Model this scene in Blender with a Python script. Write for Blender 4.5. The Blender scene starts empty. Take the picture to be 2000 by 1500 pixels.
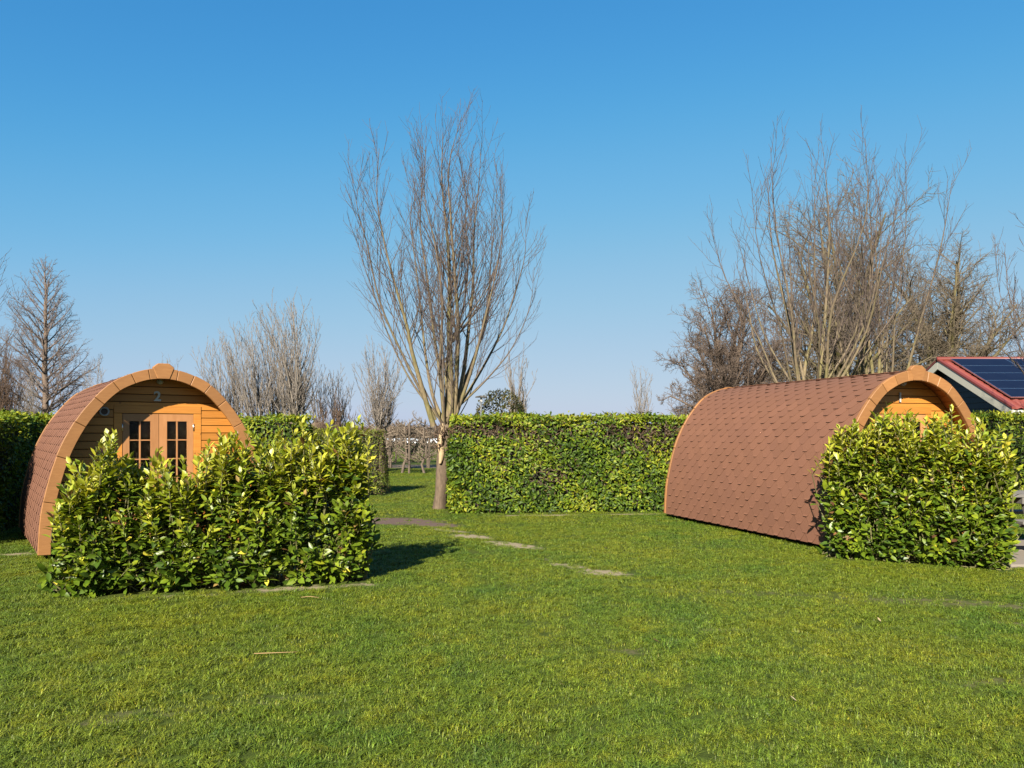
import bpy, bmesh, math, random
import numpy as np
from mathutils import Vector, Matrix

# ------------------------------------------------------------------ camera, sky, sun, exposure
SC = bpy.context.scene
COL = SC.collection
R = math.radians
SUN_AZ = 18.0      # light travels this far to the right of straight ahead (+Y)
SUN_EL = 31.0

cam = bpy.data.cameras.new('camera'); camo = bpy.data.objects.new('camera', cam)
COL.objects.link(camo); SC.camera = camo
camo.location = (0, 0, 1.6); camo.rotation_euler = (R(90), 0, 0)
cam.sensor_width = 36; cam.lens = 27.0; cam.shift_y = 0.0465
cam.clip_start = 0.05; cam.clip_end = 3000

W = bpy.data.worlds.new('World'); SC.world = W; W.use_nodes = True
wn = W.node_tree.nodes; wl = W.node_tree.links
sky = wn.new('ShaderNodeTexSky'); sky.sky_type = 'NISHITA'; sky.sun_disc = False
sky.sun_elevation = R(SUN_EL); sky.sun_rotation = R(180 + SUN_AZ)
sky.altitude = 0; sky.air_density = 1.0; sky.dust_density = 0.5; sky.ozone_density = 6.0
# the clear sky's colour response (deep blue overhead, pale blue low down), the same in every direction
s1 = wn.new('ShaderNodeVectorMath'); s1.operation = 'SCALE'; s1.inputs['Scale'].default_value = 0.15 / 2
s2 = wn.new('ShaderNodeVectorMath'); s2.operation = 'SCALE'; s2.inputs['Scale'].default_value = 1 / 0.15
cv = wn.new('ShaderNodeRGBCurve'); cv.mapping.extend = 'EXTRAPOLATED'
for ci, pts in enumerate(([(0, 0), (.062, .045), (.107, .118), (.18, .233), (.36, .367), (1, .60)], [(0, 0), (.127, .223), (.212, .337), (.326, .407), (.45, .445), (1, .60)],
                          [(0, 0), (.262, .485), (.40, .560), (.515, .565), (1, .61)])):
    c = cv.mapping.curves[ci]
    c.points[0].location = pts[0]; c.points[-1].location = pts[-1]
    for p in pts[1:-1]: c.points.new(*p)
cv.mapping.update()
bg = wn['Background']; bg.inputs[1].default_value = 0.0655
wl.new(sky.outputs[0], s1.inputs[0]); wl.new(s1.outputs[0], cv.inputs['Color']); wl.new(cv.outputs[0], s2.inputs[0]); wl.new(s2.outputs[0], bg.inputs[0])

sl = bpy.data.lights.new('sun', 'SUN'); sl.energy = 5.0; sl.angle = R(0.53); sl.color = (1.0, 0.93, 0.80)
so = bpy.data.objects.new('sun', sl); COL.objects.link(so)
so.rotation_euler = Vector((math.sin(R(SUN_AZ)) * math.cos(R(SUN_EL)), math.cos(R(SUN_AZ)) * math.cos(R(SUN_EL)),
                            -math.sin(R(SUN_EL)))).to_track_quat('-Z', 'Y').to_euler()
vs = SC.view_settings
vs.view_transform = 'Standard'; vs.look = 'None'; vs.exposure = 1.65; vs.gamma = 1.0; vs.use_curve_mapping = False
SC.cycles.use_adaptive_sampling = False
SC.cycles.max_bounces = 6; SC.cycles.transparent_max_bounces = 8

rng = np.random.default_rng(7); random.seed(7)

# ------------------------------------------------------------------ helpers
def at(u, v, Y):
    "photo pixel at depth Y -> world point"
    return ((u - 1000) / 1500 * Y, Y, 1.6 - (v - 843) / 1500 * Y)

def tag(o, label=None, cat=None, group=None, kind=None):
    if label: o['label'] = label
    if cat: o['category'] = cat
    if group: o['group'] = group
    if kind: o['kind'] = kind
    return o

def empty(name, loc=(0, 0, 0), rz=0.0, scale=1.0):
    o = bpy.data.objects.new(name, None); COL.objects.link(o)
    o.location = loc; o.rotation_euler = (0, 0, rz); o.scale = (scale,) * 3
    o.empty_display_size = 0.2
    return o

def link(name, me, parent=None, mat=None, loc=None, rot=None):
    o = bpy.data.objects.new(name, me); COL.objects.link(o)
    if mat is not None and not me.materials: me.materials.append(mat)
    if parent is not None: o.parent = parent
    if loc is not None: o.location = loc
    if rot is not None: o.rotation_euler = rot
    return o

def mesh_np(name, V, F, tint=None, rad=None, smooth=True):
    V = np.asarray(V, np.float32); F = np.asarray(F, np.int32)
    me = bpy.data.meshes.new(name)
    k = F.shape[1]
    me.vertices.add(len(V)); me.vertices.foreach_set('co', V.ravel())
    me.loops.add(F.size); me.loops.foreach_set('vertex_index', F.ravel())
    me.polygons.add(len(F))
    me.polygons.foreach_set('loop_start', np.arange(0, F.size, k, dtype=np.int32))
    me.polygons.foreach_set('loop_total', np.full(len(F), k, np.int32))
    me.polygons.foreach_set('use_smooth', np.full(len(F), smooth))
    if tint is not None:
        a = me.attributes.new('tint', 'FLOAT_COLOR', 'POINT')
        t = np.ones((len(V), 4), np.float32); t[:, :3] = tint
        a.data.foreach_set('color', t.ravel())
    if rad is not None:
        a = me.attributes.new('rad', 'FLOAT', 'POINT'); a.data.foreach_set('value', np.asarray(rad, np.float32))
    me.update(calc_edges=True)
    return me

class MB:
    "plain mesh builder"
    def __init__(s): s.v = []; s.f = []
    def add(s, vs, fs):
        n = len(s.v); s.v += [tuple(p) for p in vs]; s.f += [tuple(i + n for i in q) for q in fs]; return s
    def box(s, x0, x1, y0, y1, z0, z1):
        vs = [(x, y, z) for z in (z0, z1) for y in (y0, y1) for x in (x0, x1)]
        return s.add(vs, [(0, 2, 3, 1), (4, 5, 7, 6), (0, 1, 5, 4), (2, 6, 7, 3), (0, 4, 6, 2), (1, 3, 7, 5)])
    def prism(s, poly, a0, a1, axis='y'):
        "poly: list of 2D points; extruded along axis"
        n = len(poly)
        def P(p, a): return (p[0], a, p[1]) if axis == 'y' else ((a, p[0], p[1]) if axis == 'x' else (p[0], p[1], a))
        vs = [P(p, a0) for p in poly] + [P(p, a1) for p in poly]
        fs = [tuple(range(n)), tuple(range(2 * n - 1, n - 1, -1))]
        fs += [(i, n + i, n + (i + 1) % n, (i + 1) % n) for i in range(n)]
        return s.add(vs, fs)
    def tube(s, pts, rads, sides=10, cap=True):
        pts = [Vector(p) for p in pts]; rings = []
        base = len(s.v)
        for i, p in enumerate(pts):
            t = (pts[min(i + 1, len(pts) - 1)] - pts[max(i - 1, 0)]).normalized()
            a = Vector((0, 0, 1)) if abs(t.z) < .9 else Vector((1, 0, 0))
            x = t.cross(a).normalized(); y = t.cross(x)
            r = rads[i] if hasattr(rads, '__len__') else rads
            for k in range(sides):
                c = 2 * math.pi * k / sides
                s.v.append(tuple(p + x * (math.cos(c) * r) + y * (math.sin(c) * r)))
        for i in range(len(pts) - 1):
            for k in range(sides):
                a = base + i * sides; b = a + sides; k2 = (k + 1) % sides
                s.f.append((a + k, a + k2, b + k2, b + k))
        if cap:
            s.f.append(tuple(base + k for k in range(sides))[::-1])
            e = base + (len(pts) - 1) * sides; s.f.append(tuple(e + k for k in range(sides)))
        return s
    def mesh(s, name, bevel=0.0, smooth=False, seg=1):
        me = bpy.data.meshes.new(name); me.from_pydata(s.v, [], s.f)
        bm = bmesh.new(); bm.from_mesh(me)
        bmesh.ops.recalc_face_normals(bm, faces=bm.faces)
        if bevel: bmesh.ops.bevel(bm, geom=[e for e in bm.edges if e.calc_face_angle(0) > .5], offset=bevel, segments=seg, affect='EDGES', profile=.5)
        bm.to_mesh(me); bm.free()
        if smooth: me.polygons.foreach_set('use_smooth', [True] * len(me.polygons))
        return me
    def obj(s, name, mat, parent=None, bevel=0.0, smooth=False, loc=None, rot=None, seg=1):
        return link(name, s.mesh(name, bevel, smooth, seg), parent, mat, loc, rot)

# ------------------------------------------------------------------ materials
def new_mat(name):
    m = bpy.data.materials.new(name); m.use_nodes = True
    n = m.node_tree.nodes; l = m.node_tree.links
    return m, n, l, n['Principled BSDF']

def nz(n, scale, detail=4, rough=.55, vec=None, l=None):
    t = n.new('ShaderNodeTexNoise'); t.inputs['Scale'].default_value = scale
    t.inputs['Detail'].default_value = detail; t.inputs['Roughness'].default_value = rough
    if vec is not None: l.new(vec, t.inputs['Vector'])
    return t

def ramp(n, l, src, stops):
    r = n.new('ShaderNodeValToRGB'); e = r.color_ramp.elements
    while len(e) < len(stops): e.new(.5)
    for el, (p, c) in zip(e, stops): el.position = p; el.color = (*c, 1) if len(c) == 3 else c
    l.new(src, r.inputs[0]); return r

def mixc(n, l, fac, a, b, mode='MIX'):
    m = n.new('ShaderNodeMix'); m.data_type = 'RGBA'; m.blend_type = mode
    for sock, v in ((m.inputs[0], fac), (m.inputs[6], a), (m.inputs[7], b)):
        if isinstance(v, (int, float)): sock.default_value = v
        elif isinstance(v, tuple): sock.default_value = (*v, 1)
        else: l.new(v, sock)
    return m.outputs[2]

def bump(n, l, h, bs, strength=.3, dist=.01):
    b = n.new('ShaderNodeBump'); b.inputs['Strength'].default_value = strength; b.inputs['Distance'].default_value = dist
    l.new(h, b.inputs['Height']); l.new(b.outputs[0], bs.inputs['Normal'])

def wood_mat(name, col, dark, grain=(2, 2, 40), rough=.6, knots=True):
    m, n, l, b = new_mat(name)
    tc = n.new('ShaderNodeTexCoord'); mp = n.new('ShaderNodeMapping'); mp.inputs['Scale'].default_value = grain
    oi = n.new('ShaderNodeObjectInfo')
    ad = n.new('ShaderNodeVectorMath'); ad.operation = 'ADD'
    mu = n.new('ShaderNodeMath'); mu.operation = 'MULTIPLY'; mu.inputs[1].default_value = 37.0
    l.new(oi.outputs['Random'], mu.inputs[0])
    l.new(tc.outputs['Object'], ad.inputs[0]); l.new(mu.outputs[0], ad.inputs[1]); l.new(ad.outputs[0], mp.inputs[0])
    g = nz(n, 3, 5, .6, mp.outputs[0], l)
    big = nz(n, 2.2, 2, .5, ad.outputs[0], l)
    c = mixc(n, l, ramp(n, l, g.outputs[0], [(.35, (0, 0, 0)), (.7, (1, 1, 1))]).outputs[0], dark, col)
    # board-to-board variation
    v = n.new('ShaderNodeMapRange'); v.inputs[3].default_value = .76; v.inputs[4].default_value = 1.15
    l.new(oi.outputs['Random'], v.inputs[0])
    c = mixc(n, l, 1.0, c, v.outputs[0], 'MULTIPLY')
    c = mixc(n, l, ramp(n, l, big.outputs[0], [(.35, (.35, .35, .35)), (.65, (0, 0, 0))]).outputs[0], c, tuple(x * .72 for x in col))
    if knots:
        vo = n.new('ShaderNodeTexVoronoi'); vo.inputs['Scale'].default_value = 3.6; l.new(ad.outputs[0], vo.inputs['Vector'])
        kk = ramp(n, l, vo.outputs['Distance'], [(.035, (1, 1, 1)), (.075, (0, 0, 0))])
        c = mixc(n, l, kk.outputs[0], c, tuple(x * .38 for x in dark))
    l.new(c, b.inputs['Base Color']); b.inputs['Roughness'].default_value = rough
    b.inputs['Specular IOR Level'].default_value = .35
    bump(n, l, g.outputs[0], b, .25, .004)
    return m

def plain(name, col, rough=.6, metal=0, var=.15, scale=8, spec=.4, bumps=0.0):
    m, n, l, b = new_mat(name)
    tc = n.new('ShaderNodeTexCoord')
    t = nz(n, scale, 5, .6, tc.outputs['Object'], l)
    c = mixc(n, l, t.outputs[0], tuple(x * (1 - var) for x in col), tuple(min(1, x * (1 + var)) for x in col))
    l.new(c, b.inputs['Base Color']); b.inputs['Roughness'].default_value = rough; b.inputs['Metallic'].default_value = metal
    b.inputs['Specular IOR Level'].default_value = spec
    if bumps: bump(n, l, t.outputs[0], b, bumps, .01)
    return m

def leaf_mat(name, rough=.34, trans=.25, spec=.5):
    m, n, l, b = new_mat(name)
    a = n.new('ShaderNodeAttribute'); a.attribute_name = 'tint'
    tc = n.new('ShaderNodeNewGeometry')
    t = nz(n, 25, 2, .5, tc.outputs['Position'], l)
    c = mixc(n, l, 1.0, a.outputs['Color'], ramp(n, l, t.outputs[0], [(.3, (.78, .78, .78)), (.7, (1.15, 1.15, 1.15))]).outputs[0], 'MULTIPLY')
    l.new(c, b.inputs['Base Color']); b.inputs['Roughness'].default_value = rough
    b.inputs['Specular IOR Level'].default_value = spec
    tr = n.new('ShaderNodeBsdfTranslucent')
    tc2 = mixc(n, l, 1.0, c, (1.5, 1.35, .5), 'MULTIPLY'); l.new(tc2, tr.inputs[0])
    mx = n.new('ShaderNodeMixShader'); mx.inputs[0].default_value = trans
    l.new(b.outputs[0], mx.inputs[1]); l.new(tr.outputs[0], mx.inputs[2])
    l.new(mx.outputs[0], n['Material Output'].inputs[0])
    return m

def bark_mat(name, thick, thin, r0=.006, r1=.05, lichen=None):
    m, n, l, b = new_mat(name)
    a = n.new('ShaderNodeAttribute'); a.attribute_name = 'rad'
    mr = n.new('ShaderNodeMapRange'); mr.inputs[1].default_value = r0; mr.inputs[2].default_value = r1
    l.new(a.outputs['Fac'], mr.inputs[0])
    g = n.new('ShaderNodeNewGeometry'); mp = n.new('ShaderNodeMapping'); mp.inputs['Scale'].default_value = (1, 1, .25)
    l.new(g.outputs['Position'], mp.inputs[0])
    t = nz(n, 30, 6, .7, mp.outputs[0], l)
    c = mixc(n, l, mr.outputs[0], thin, thick)
    if lichen:
        t2 = nz(n, 2.5, 3, .6, g.outputs['Position'], l)
        f = ramp(n, l, t2.outputs[0], [(.48, (0, 0, 0)), (.6, (.8, .8, .8))])
        mu = n.new('ShaderNodeMath'); mu.operation = 'MULTIPLY'; l.new(f.outputs[0], mu.inputs[0]); l.new(mr.outputs[0], mu.inputs[1])
        c = mixc(n, l, mu.outputs[0], c, lichen)
    c = mixc(n, l, 1.0, c, ramp(n, l, t.outputs[0], [(.3, (.55, .55, .55)), (.7, (1.25, 1.25, 1.25))]).outputs[0], 'MULTIPLY')
    l.new(c, b.inputs['Base Color']); b.inputs['Roughness'].default_value = .85
    b.inputs['Specular IOR Level'].default_value = .2
    bump(n, l, t.outputs[0], b, .6, .015)
    return m

M = {}
M['trim'] = wood_mat('trim_wood', (0.3120, 0.1443, 0.0484), (0.2574, 0.1131, 0.0367), (3, 3, 14), .55, False)
M['wall'] = wood_mat('wall_wood', (.55, .225, .040), (.44, .165, .026), (1.2, 2, 22), .5)
M['door'] = wood_mat('door_wood', (.44, .205, .080), (.37, .165, .060), (8, 2, 1.2), .5, False)
M['lining'] = wood_mat('lining_wood', (0.3588, 0.1287, 0.0218), (0.2964, 0.1014, 0.0156), (12, 1.2, 12), .5)
M['greywood'] = wood_mat('grey_wood', (0.1638, 0.1521, 0.1326), (0.1170, 0.1053, 0.0936), (1, 14, 14), .8, False)
M['skid'] = wood_mat('skid_wood', (.10, .07, .045), (.07, .05, .03), (2, 1, 10), .9, False)
M['post'] = wood_mat('post_wood', (.12, .09, .065), (.08, .06, .045), (14, 14, 1), .9, False)
M['black'] = plain('dark_interior', (.02, .018, .016), .9)
M['white'] = plain('white_paint', (0.6084, 0.5928, 0.5460), .45, 0, .06, 5)
M['grey_plastic'] = plain('grey_plastic', (0.3900, 0.3900, 0.3822), .5, 0, .05)
M['number'] = plain('number_metal', (0.4290, 0.4134, 0.3822), .4, 0, .05)
M['steel'] = plain('steel', (.6, .6, .6), .3, 1)
M['dark_plastic'] = plain('dark_plastic', (.05, .05, .055), .6)
M['pale_strip'] = plain('pale_strip_mat', (.62, .60, .57), .8)
M['laurel'] = leaf_mat('laurel_leaf', .42, .24, .45)
M['hedge'] = leaf_mat('hedge_leaf', .58, .24, .25)
M['stem'] = plain('green_stem', (.13, .12, .045), .7, 0, .3, 20)
M['core'] = plain('hedge_core_shade', (.020, .018, .010), .95, 0, .4, 12)
M['litter'] = leaf_mat('dry_leaf', .7, .1, .2)

def shingle_mat():
    m, n, l, b = new_mat('bitumen_shingle')
    g = n.new('ShaderNodeNewGeometry'); oi = n.new('ShaderNodeObjectInfo')
    f = nz(n, 420, 2, .7, g.outputs['Position'], l)
    w = nz(n, 1.6, 4, .6, g.outputs['Position'], l)
    c = mixc(n, l, ramp(n, l, f.outputs[0], [(.3, (0, 0, 0)), (.7, (1, 1, 1))]).outputs[0], (0.1248, 0.0530, 0.0296), (0.1911, 0.0874, 0.0515))
    c = mixc(n, l, ramp(n, l, w.outputs[0], [(.38, (.30, .30, .30)), (.62, (0, 0, 0))]).outputs[0], c, (0.1443, 0.0640, 0.0421))
    v = n.new('ShaderNodeMapRange'); v.inputs[3].default_value = .93; v.inputs[4].default_value = 1.06
    l.new(oi.outputs['Random'], v.inputs[0])
    c = mixc(n, l, 1.0, c, v.outputs[0], 'MULTIPLY')
    l.new(c, b.inputs['Base Color']); b.inputs['Roughness'].default_value = .9; b.inputs['Specular IOR Level'].default_value = .25
    bump(n, l, f.outputs[0], b, .35, .003)
    return m
M['shingle'] = shingle_mat()

def glass_mat():
    m, n, l, b = new_mat('window_glass')
    b.inputs['Base Color'].default_value = (.42, .44, .44, 1); b.inputs['Roughness'].default_value = .03  # darkness of the room inside put into the glass tint
    b.inputs['Transmission Weight'].default_value = 1.0; b.inputs['IOR'].default_value = 1.15
    return m
M['glass'] = glass_mat()

# bare patches in the lawn: x, y, half length, half width, rotation(deg), kind (0 sandy, 1 brown chips, 2 thin track), strength
PATCH = [(-2.2, 13.75, .95, .50, -12, 1, 1.0), (-1.35, 13.2, .55, .28, -30, 1, .9), (-3.0, 14.0, .6, .35, 0, 1, .9),
         (-.62, 11.7, .38, .19, -35, 0, .95), (-.02, 10.85, .50, .18, -42, 0, .95), (-1.0, 12.4, .5, .14, -40, 0, .6),
         (1.02, 8.72, .32, .18, -25, 0, .95), (.66, 9.15, .30, .12, -35, 0, .7), (.45, 9.6, .3, .10, -40, 0, .4),
         (-6.45, 10.0, .22, .14, 10, 0, .9), (-5.35, 9.1, .35, .12, -55, 0, .8),
         (4.2, 7.15, 1.3, .20, -12, 2, .55), (2.4, 7.6, 1.0, .14, -10, 2, .42), (5.4, 6.9, .9, .26, -8, 2, .62),
         (-2.2, 7.83, .55, .12, 14, 0, .75), (-1.6, 8.0, .3, .10, 10, 0, .6), (-3.3, 7.45, .6, .09, 12, 0, .5), (4.8, 6.3, 1.0, .12, -10, 2, .6),
         (.6, 14.68, .9, .12, 6, 0, .8), (2.4, 14.9, .7, .12, 6, 0, .7), (.85, 5.6, .3, .10, 0, 2, .5), (1.75, 6.2, .2, .08, 0, 2, .7),
         (3.2, 4.9, .5, .14, 10, 2, .5), (-2.2, 4.3, .5, .12, 20, 2, .5), (-1.4, 4.6, .4, .10, 0, 2, .4), (-4.5, 35.5, 7, 1.7, 0, 3, .8)]

def patch_w(x, y):
    "numpy weight of bare soil at points"
    w = np.zeros_like(x)
    for cx, cy, a, b, r, k, s in PATCH:
        c, q = math.cos(R(r)), math.sin(R(r))
        dx = x - cx; dy = y - cy
        d = np.sqrt(((dx * c + dy * q) / a) ** 2 + ((-dx * q + dy * c) / b) ** 2)
        w = np.maximum(w, s * np.clip((1.45 - d) / .8, 0, 1))
    return w

def ground_mat():
    m, n, l, b = new_mat('lawn_ground')
    g = n.new('ShaderNodeNewGeometry')
    t1 = nz(n, .45, 4, .6, g.outputs['Position'], l); t2 = nz(n, 14, 5, .7, g.outputs['Position'], l); t3 = nz(n, 90, 3, .7, g.outputs['Position'], l)
    c = mixc(n, l, ramp(n, l, t1.outputs[0], [(.35, (0, 0, 0)), (.65, (1, 1, 1))]).outputs[0], (0.0468, 0.0702, 0.0101), (0.0663, 0.0819, 0.0117))
    c = mixc(n, l, 1.0, c, ramp(n, l, t2.outputs[0], [(.3, (.6, .6, .6)), (.7, (1.3, 1.3, 1.3))]).outputs[0], 'MULTIPLY')
    c = mixc(n, l, 1.0, c, ramp(n, l, t3.outputs[0], [(.3, (.6, .6, .6)), (.7, (1.4, 1.4, 1.4))]).outputs[0], 'MULTIPLY')
    # distorted coordinates for ragged patch edges
    td = nz(n, 7, 4, .7, g.outputs['Position'], l)
    sb = n.new('ShaderNodeVectorMath'); sb.operation = 'SUBTRACT'; l.new(td.outputs['Color'], sb.inputs[0]); sb.inputs[1].default_value = (.5, .5, .5)
    sc = n.new('ShaderNodeVectorMath'); sc.operation = 'SCALE'; l.new(sb.outputs[0], sc.inputs[0]); sc.inputs['Scale'].default_value = .22
    ad = n.new('ShaderNodeVectorMath'); ad.operation = 'ADD'; l.new(g.outputs['Position'], ad.inputs[0]); l.new(sc.outputs[0], ad.inputs[1])
    tb = nz(n, 11, 5, .75, g.outputs['Position'], l)
    cols = {0: ((.34, .28, .185), (.19, .15, .09)), 1: ((.16, .11, .092), (.085, .058, .046)), 2: ((.16, .13, .07), (.10, .09, .04)), 3: ((.26, .20, .15), (.17, .13, .09))}
    for cx, cy, a, bb, r, k, s in PATCH:
        mp = n.new('ShaderNodeMapping'); mp.vector_type = 'TEXTURE'
        mp.inputs['Location'].default_value = (cx, cy, 0); mp.inputs['Rotation'].default_value = (0, 0, R(r)); mp.inputs['Scale'].default_value = (a, bb, 1)
        l.new(ad.outputs[0], mp.inputs[0])
        ln = n.new('ShaderNodeVectorMath'); ln.operation = 'LENGTH'; l.new(mp.outputs[0], ln.inputs[0])
        mr = n.new('ShaderNodeMapRange'); mr.inputs[1].default_value = 1.5; mr.inputs[2].default_value = .6; mr.inputs[4].default_value = s
        l.new(ln.outputs['Value'], mr.inputs[0])
        pc = mixc(n, l, t3.outputs[0], cols[k][1], cols[k][0])
        br = n.new('ShaderNodeMath'); br.operation = 'MULTIPLY_ADD'; l.new(tb.outputs[0], br.inputs[0]); br.inputs[1].default_value = 1.5; br.inputs[2].default_value = -.75
        sm = n.new('ShaderNodeMath'); sm.operation = 'ADD'; l.new(mr.outputs[0], sm.inputs[0]); l.new(br.outputs[0], sm.inputs[1])
        m2 = n.new('ShaderNodeMapRange'); m2.inputs[1].default_value = .35; m2.inputs[2].default_value = .75; l.new(sm.outputs[0], m2.inputs[0])
        c = mixc(n, l, m2.outputs[0], c, pc)
    l.new(c, b.inputs['Base Color']); b.inputs['Roughness'].default_value = .95; b.inputs['Specular IOR Level'].default_value = .1
    bump(n, l, t3.outputs[0], b, .5, .02)
    return m
M['ground'] = ground_mat()

def grass_mat():
    m, n, l, b = new_mat('grass_blade')
    g = n.new('ShaderNodeNewGeometry'); a = n.new('ShaderNodeAttribute'); a.attribute_name = 'tint'
    t1 = nz(n, .55, 3, .6, g.outputs['Position'], l); t2 = nz(n, 2.3, 4, .65, g.outputs['Position'], l)
    c = mixc(n, l, ramp(n, l, t1.outputs[0], [(.34, (0, 0, 0)), (.66, (1, 1, 1))]).outputs[0], (.100, .168, .015), (.178, .210, .0145))
    c = mixc(n, l, ramp(n, l, t2.outputs[0], [(.50, (0, 0, 0)), (.72, (.85, .85, .85))]).outputs[0], c, (.220, .232, .0135))
    c = mixc(n, l, ramp(n, l, t2.outputs[0], [(.28, (.6, .6, .6)), (.42, (0, 0, 0))]).outputs[0], c, (.068, .142, .024))
    t3 = nz(n, 13, 4, .7, g.outputs['Position'], l); t4 = nz(n, 45, 2, .6, g.outputs['Position'], l)
    c = mixc(n, l, 1.0, c, ramp(n, l, t3.outputs[0], [(.32, (.58, .62, .6)), (.68, (1.35, 1.3, 1.2))]).outputs[0], 'MULTIPLY')
    c = mixc(n, l, 1.0, c, ramp(n, l, t4.outputs[0], [(.35, (.70, .70, .70)), (.65, (1.25, 1.25, 1.25))]).outputs[0], 'MULTIPLY')
    c = mixc(n, l, 1.0, c, a.outputs['Color'], 'MULTIPLY')
    l.new(c, b.inputs['Base Color']); b.inputs['Roughness'].default_value = .55; b.inputs['Specular IOR Level'].default_value = .3
    tr = n.new('ShaderNodeBsdfTranslucent'); l.new(mixc(n, l, 1.0, c, (1.3, 1.3, .6), 'MULTIPLY'), tr.inputs[0])
    mx = n.new('ShaderNodeMixShader'); mx.inputs[0].default_value = .25
    l.new(b.outputs[0], mx.inputs[1]); l.new(tr.outputs[0], mx.inputs[2]); l.new(mx.outputs[0], n['Material Output'].inputs[0])
    return m
M['grass'] = grass_mat()

# ------------------------------------------------------------------ ground
g = MB()
g.add([(-900, -200, 0), (900, -200, 0), (900, 1600, 0), (-900, 1600, 0)], [(0, 1, 2, 3)])
tag(g.obj('ground', M['ground']), kind='structure')

# ------------------------------------------------------------------ grass (tufts instanced on our own points)
HEDGES = []      # (ax, ay, bx, by, half) footprints that carry no grass
def build_grass():
    r = np.random.default_rng(3)
    V = []; F = []; T = []; var = []
    NV = 7
    for k in range(NV):
        for _ in range(34):
            ang = r.uniform(0, 6.283); rad = .062 * math.sqrt(r.uniform()); px, py = rad * math.cos(ang), rad * math.sin(ang)
            h = r.uniform(.012, .032); w = r.uniform(.0013, .0026); d = r.uniform(0, 6.283)
            lean = r.uniform(.7, 2.2) * h; dx, dy = math.cos(d), math.sin(d); sx, sy = -dy * w, dx * w
            n0 = len(V)
            V += [(px - sx, py - sy, -.004), (px + sx, py + sy, -.004),
                  (px + dx * lean * .3 + sx * .9, py + dy * lean * .3 + sy * .9, h * .6), (px + dx * lean * .3 - sx * .9, py + dy * lean * .3 - sy * .9, h * .6),
                  (px + dx * lean + sx * .25, py + dy * lean + sy * .25, h * .92), (px + dx * lean - sx * .25, py + dy * lean - sy * .25, h * .92)]
            F += [(n0, n0 + 1, n0 + 2, n0 + 3), (n0 + 3, n0 + 2, n0 + 4, n0 + 5)]
            s = r.uniform(.5, 1.45); q = r.uniform()
            t = (1.7 * s, 1.25 * s, 1.6 * s) if q > .95 else (s * r.uniform(.9, 1.12), s, s)
            T += [t] * 6; var += [k] * 2
    nt = len(V)
    # points: density falls with distance; wider than the frame so a step sideways still sees lawn
    P = []
    def band(y0, y1, dens, x0f=None, x1f=None):
        A = 0.72
        xm = A * y1 + 2.2
        n = int((y1 - y0) * 2 * xm * dens)
        x = r.uniform(-xm, xm, n); y = r.uniform(y0, y1, n)
        keep = np.abs(x) < A * y + 2.0
        if x0f is not None: keep &= (x > x0f) & (x < x1f)
        return np.stack([x[keep], y[keep]], 1)
    for a in ((2.6, 5, 520), (5, 7, 470), (7, 10, 370), (10, 13, 230), (13, 17, 140)): P.append(band(*a))
    P.append(band(17, 29, 85, -9, 1.0)); P.append(band(17, 19, 90, 5, 14)); P.append(band(29, 33, 55, -14, 0)); P.append(band(40, 60, 16, -24, -2))
    P = np.concatenate(P)
    w = patch_w(P[:, 0] + r.normal(0, .05, len(P)), P[:, 1] + r.normal(0, .05, len(P)))
    P = P[r.uniform(size=len(P)) > w * .86]
    def vn(x, y, f, q):
        "cheap smooth noise"
        return sum(np.sin(x * f * a + y * f * b + c) for a, b, c in ((1.0, .3, q), (-.4, 1.1, q * 2), (.8, -.9, q * 3), (1.7, 1.3, q * 5), (-1.9, .9, q * 7))) / 5
    cl = .5 * vn(P[:, 0], P[:, 1], 9, 1.3) + .5 * vn(P[:, 0], P[:, 1], 23, 2.1)
    P = P[r.uniform(size=len(P)) < 1.02 + 1.0 * cl]
    keep = np.ones(len(P), bool)
    for ax, ay, bx, by, hw in HEDGES:
        d = np.array([bx - ax, by - ay]); L = np.hypot(*d); d /= L
        q = P - np.array([ax, ay]); s = q @ d; t = np.abs(q @ np.array([-d[1], d[0]]))
        keep &= ~((s > -.1) & (s < L + .1) & (t < hw))
    keep &= ~((P[:, 0] > 5.85) & (P[:, 1] > 9.0) & (P[:, 1] < 11.2))
    P = P[keep]; n = len(P)
    sc = (r.uniform(.75, 1.25, n) * (1 + .012 * np.clip(P[:, 1] - 6, 0, 20)) * np.where(patch_w(P[:, 0], P[:, 1]) > .1, .75, 1)).astype(np.float32)
    sc *= .9 * (1 + .38 * vn(P[:, 0], P[:, 1], 14, .7) + .25 * vn(P[:, 0], P[:, 1], 3, 4.7)).astype(np.float32); sc[r.uniform(size=n) < .02] *= 1.3
    Vall = np.concatenate([np.array(V), np.column_stack([P, np.full(n, .001)])]).astype(np.float32)
    tint = np.ones((len(Vall), 3), np.float32); tint[:nt] = np.array(T)
    me = mesh_np('lawn_grass', Vall, np.array(F), tint=tint, smooth=False)
    def attr(nm, ty, dom, val, key='value'):
        a = me.attributes.new(nm, ty, dom); a.data.foreach_set(key, np.asarray(val).ravel())
    isp = np.zeros(len(Vall), bool); isp[nt:] = True
    attr('is_point', 'BOOLEAN', 'POINT', isp)
    attr('variant', 'INT', 'FACE', np.array(var, np.int32))
    pv = np.zeros(len(Vall), np.int32); pv[nt:] = r.integers(0, NV, n); attr('pick', 'INT', 'POINT', pv)
    ss = np.ones(len(Vall), np.float32); ss[nt:] = sc; attr('scl', 'FLOAT', 'POINT', ss)
    rot = np.zeros((len(Vall), 3), np.float32); rot[nt:, 2] = r.uniform(0, 6.283, n); attr('rot', 'FLOAT_VECTOR', 'POINT', rot, 'vector')
    o = link('lawn_grass', me, None, M['grass'])
    ng = bpy.data.node_groups.new('grass_scatter', 'GeometryNodeTree')
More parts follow.
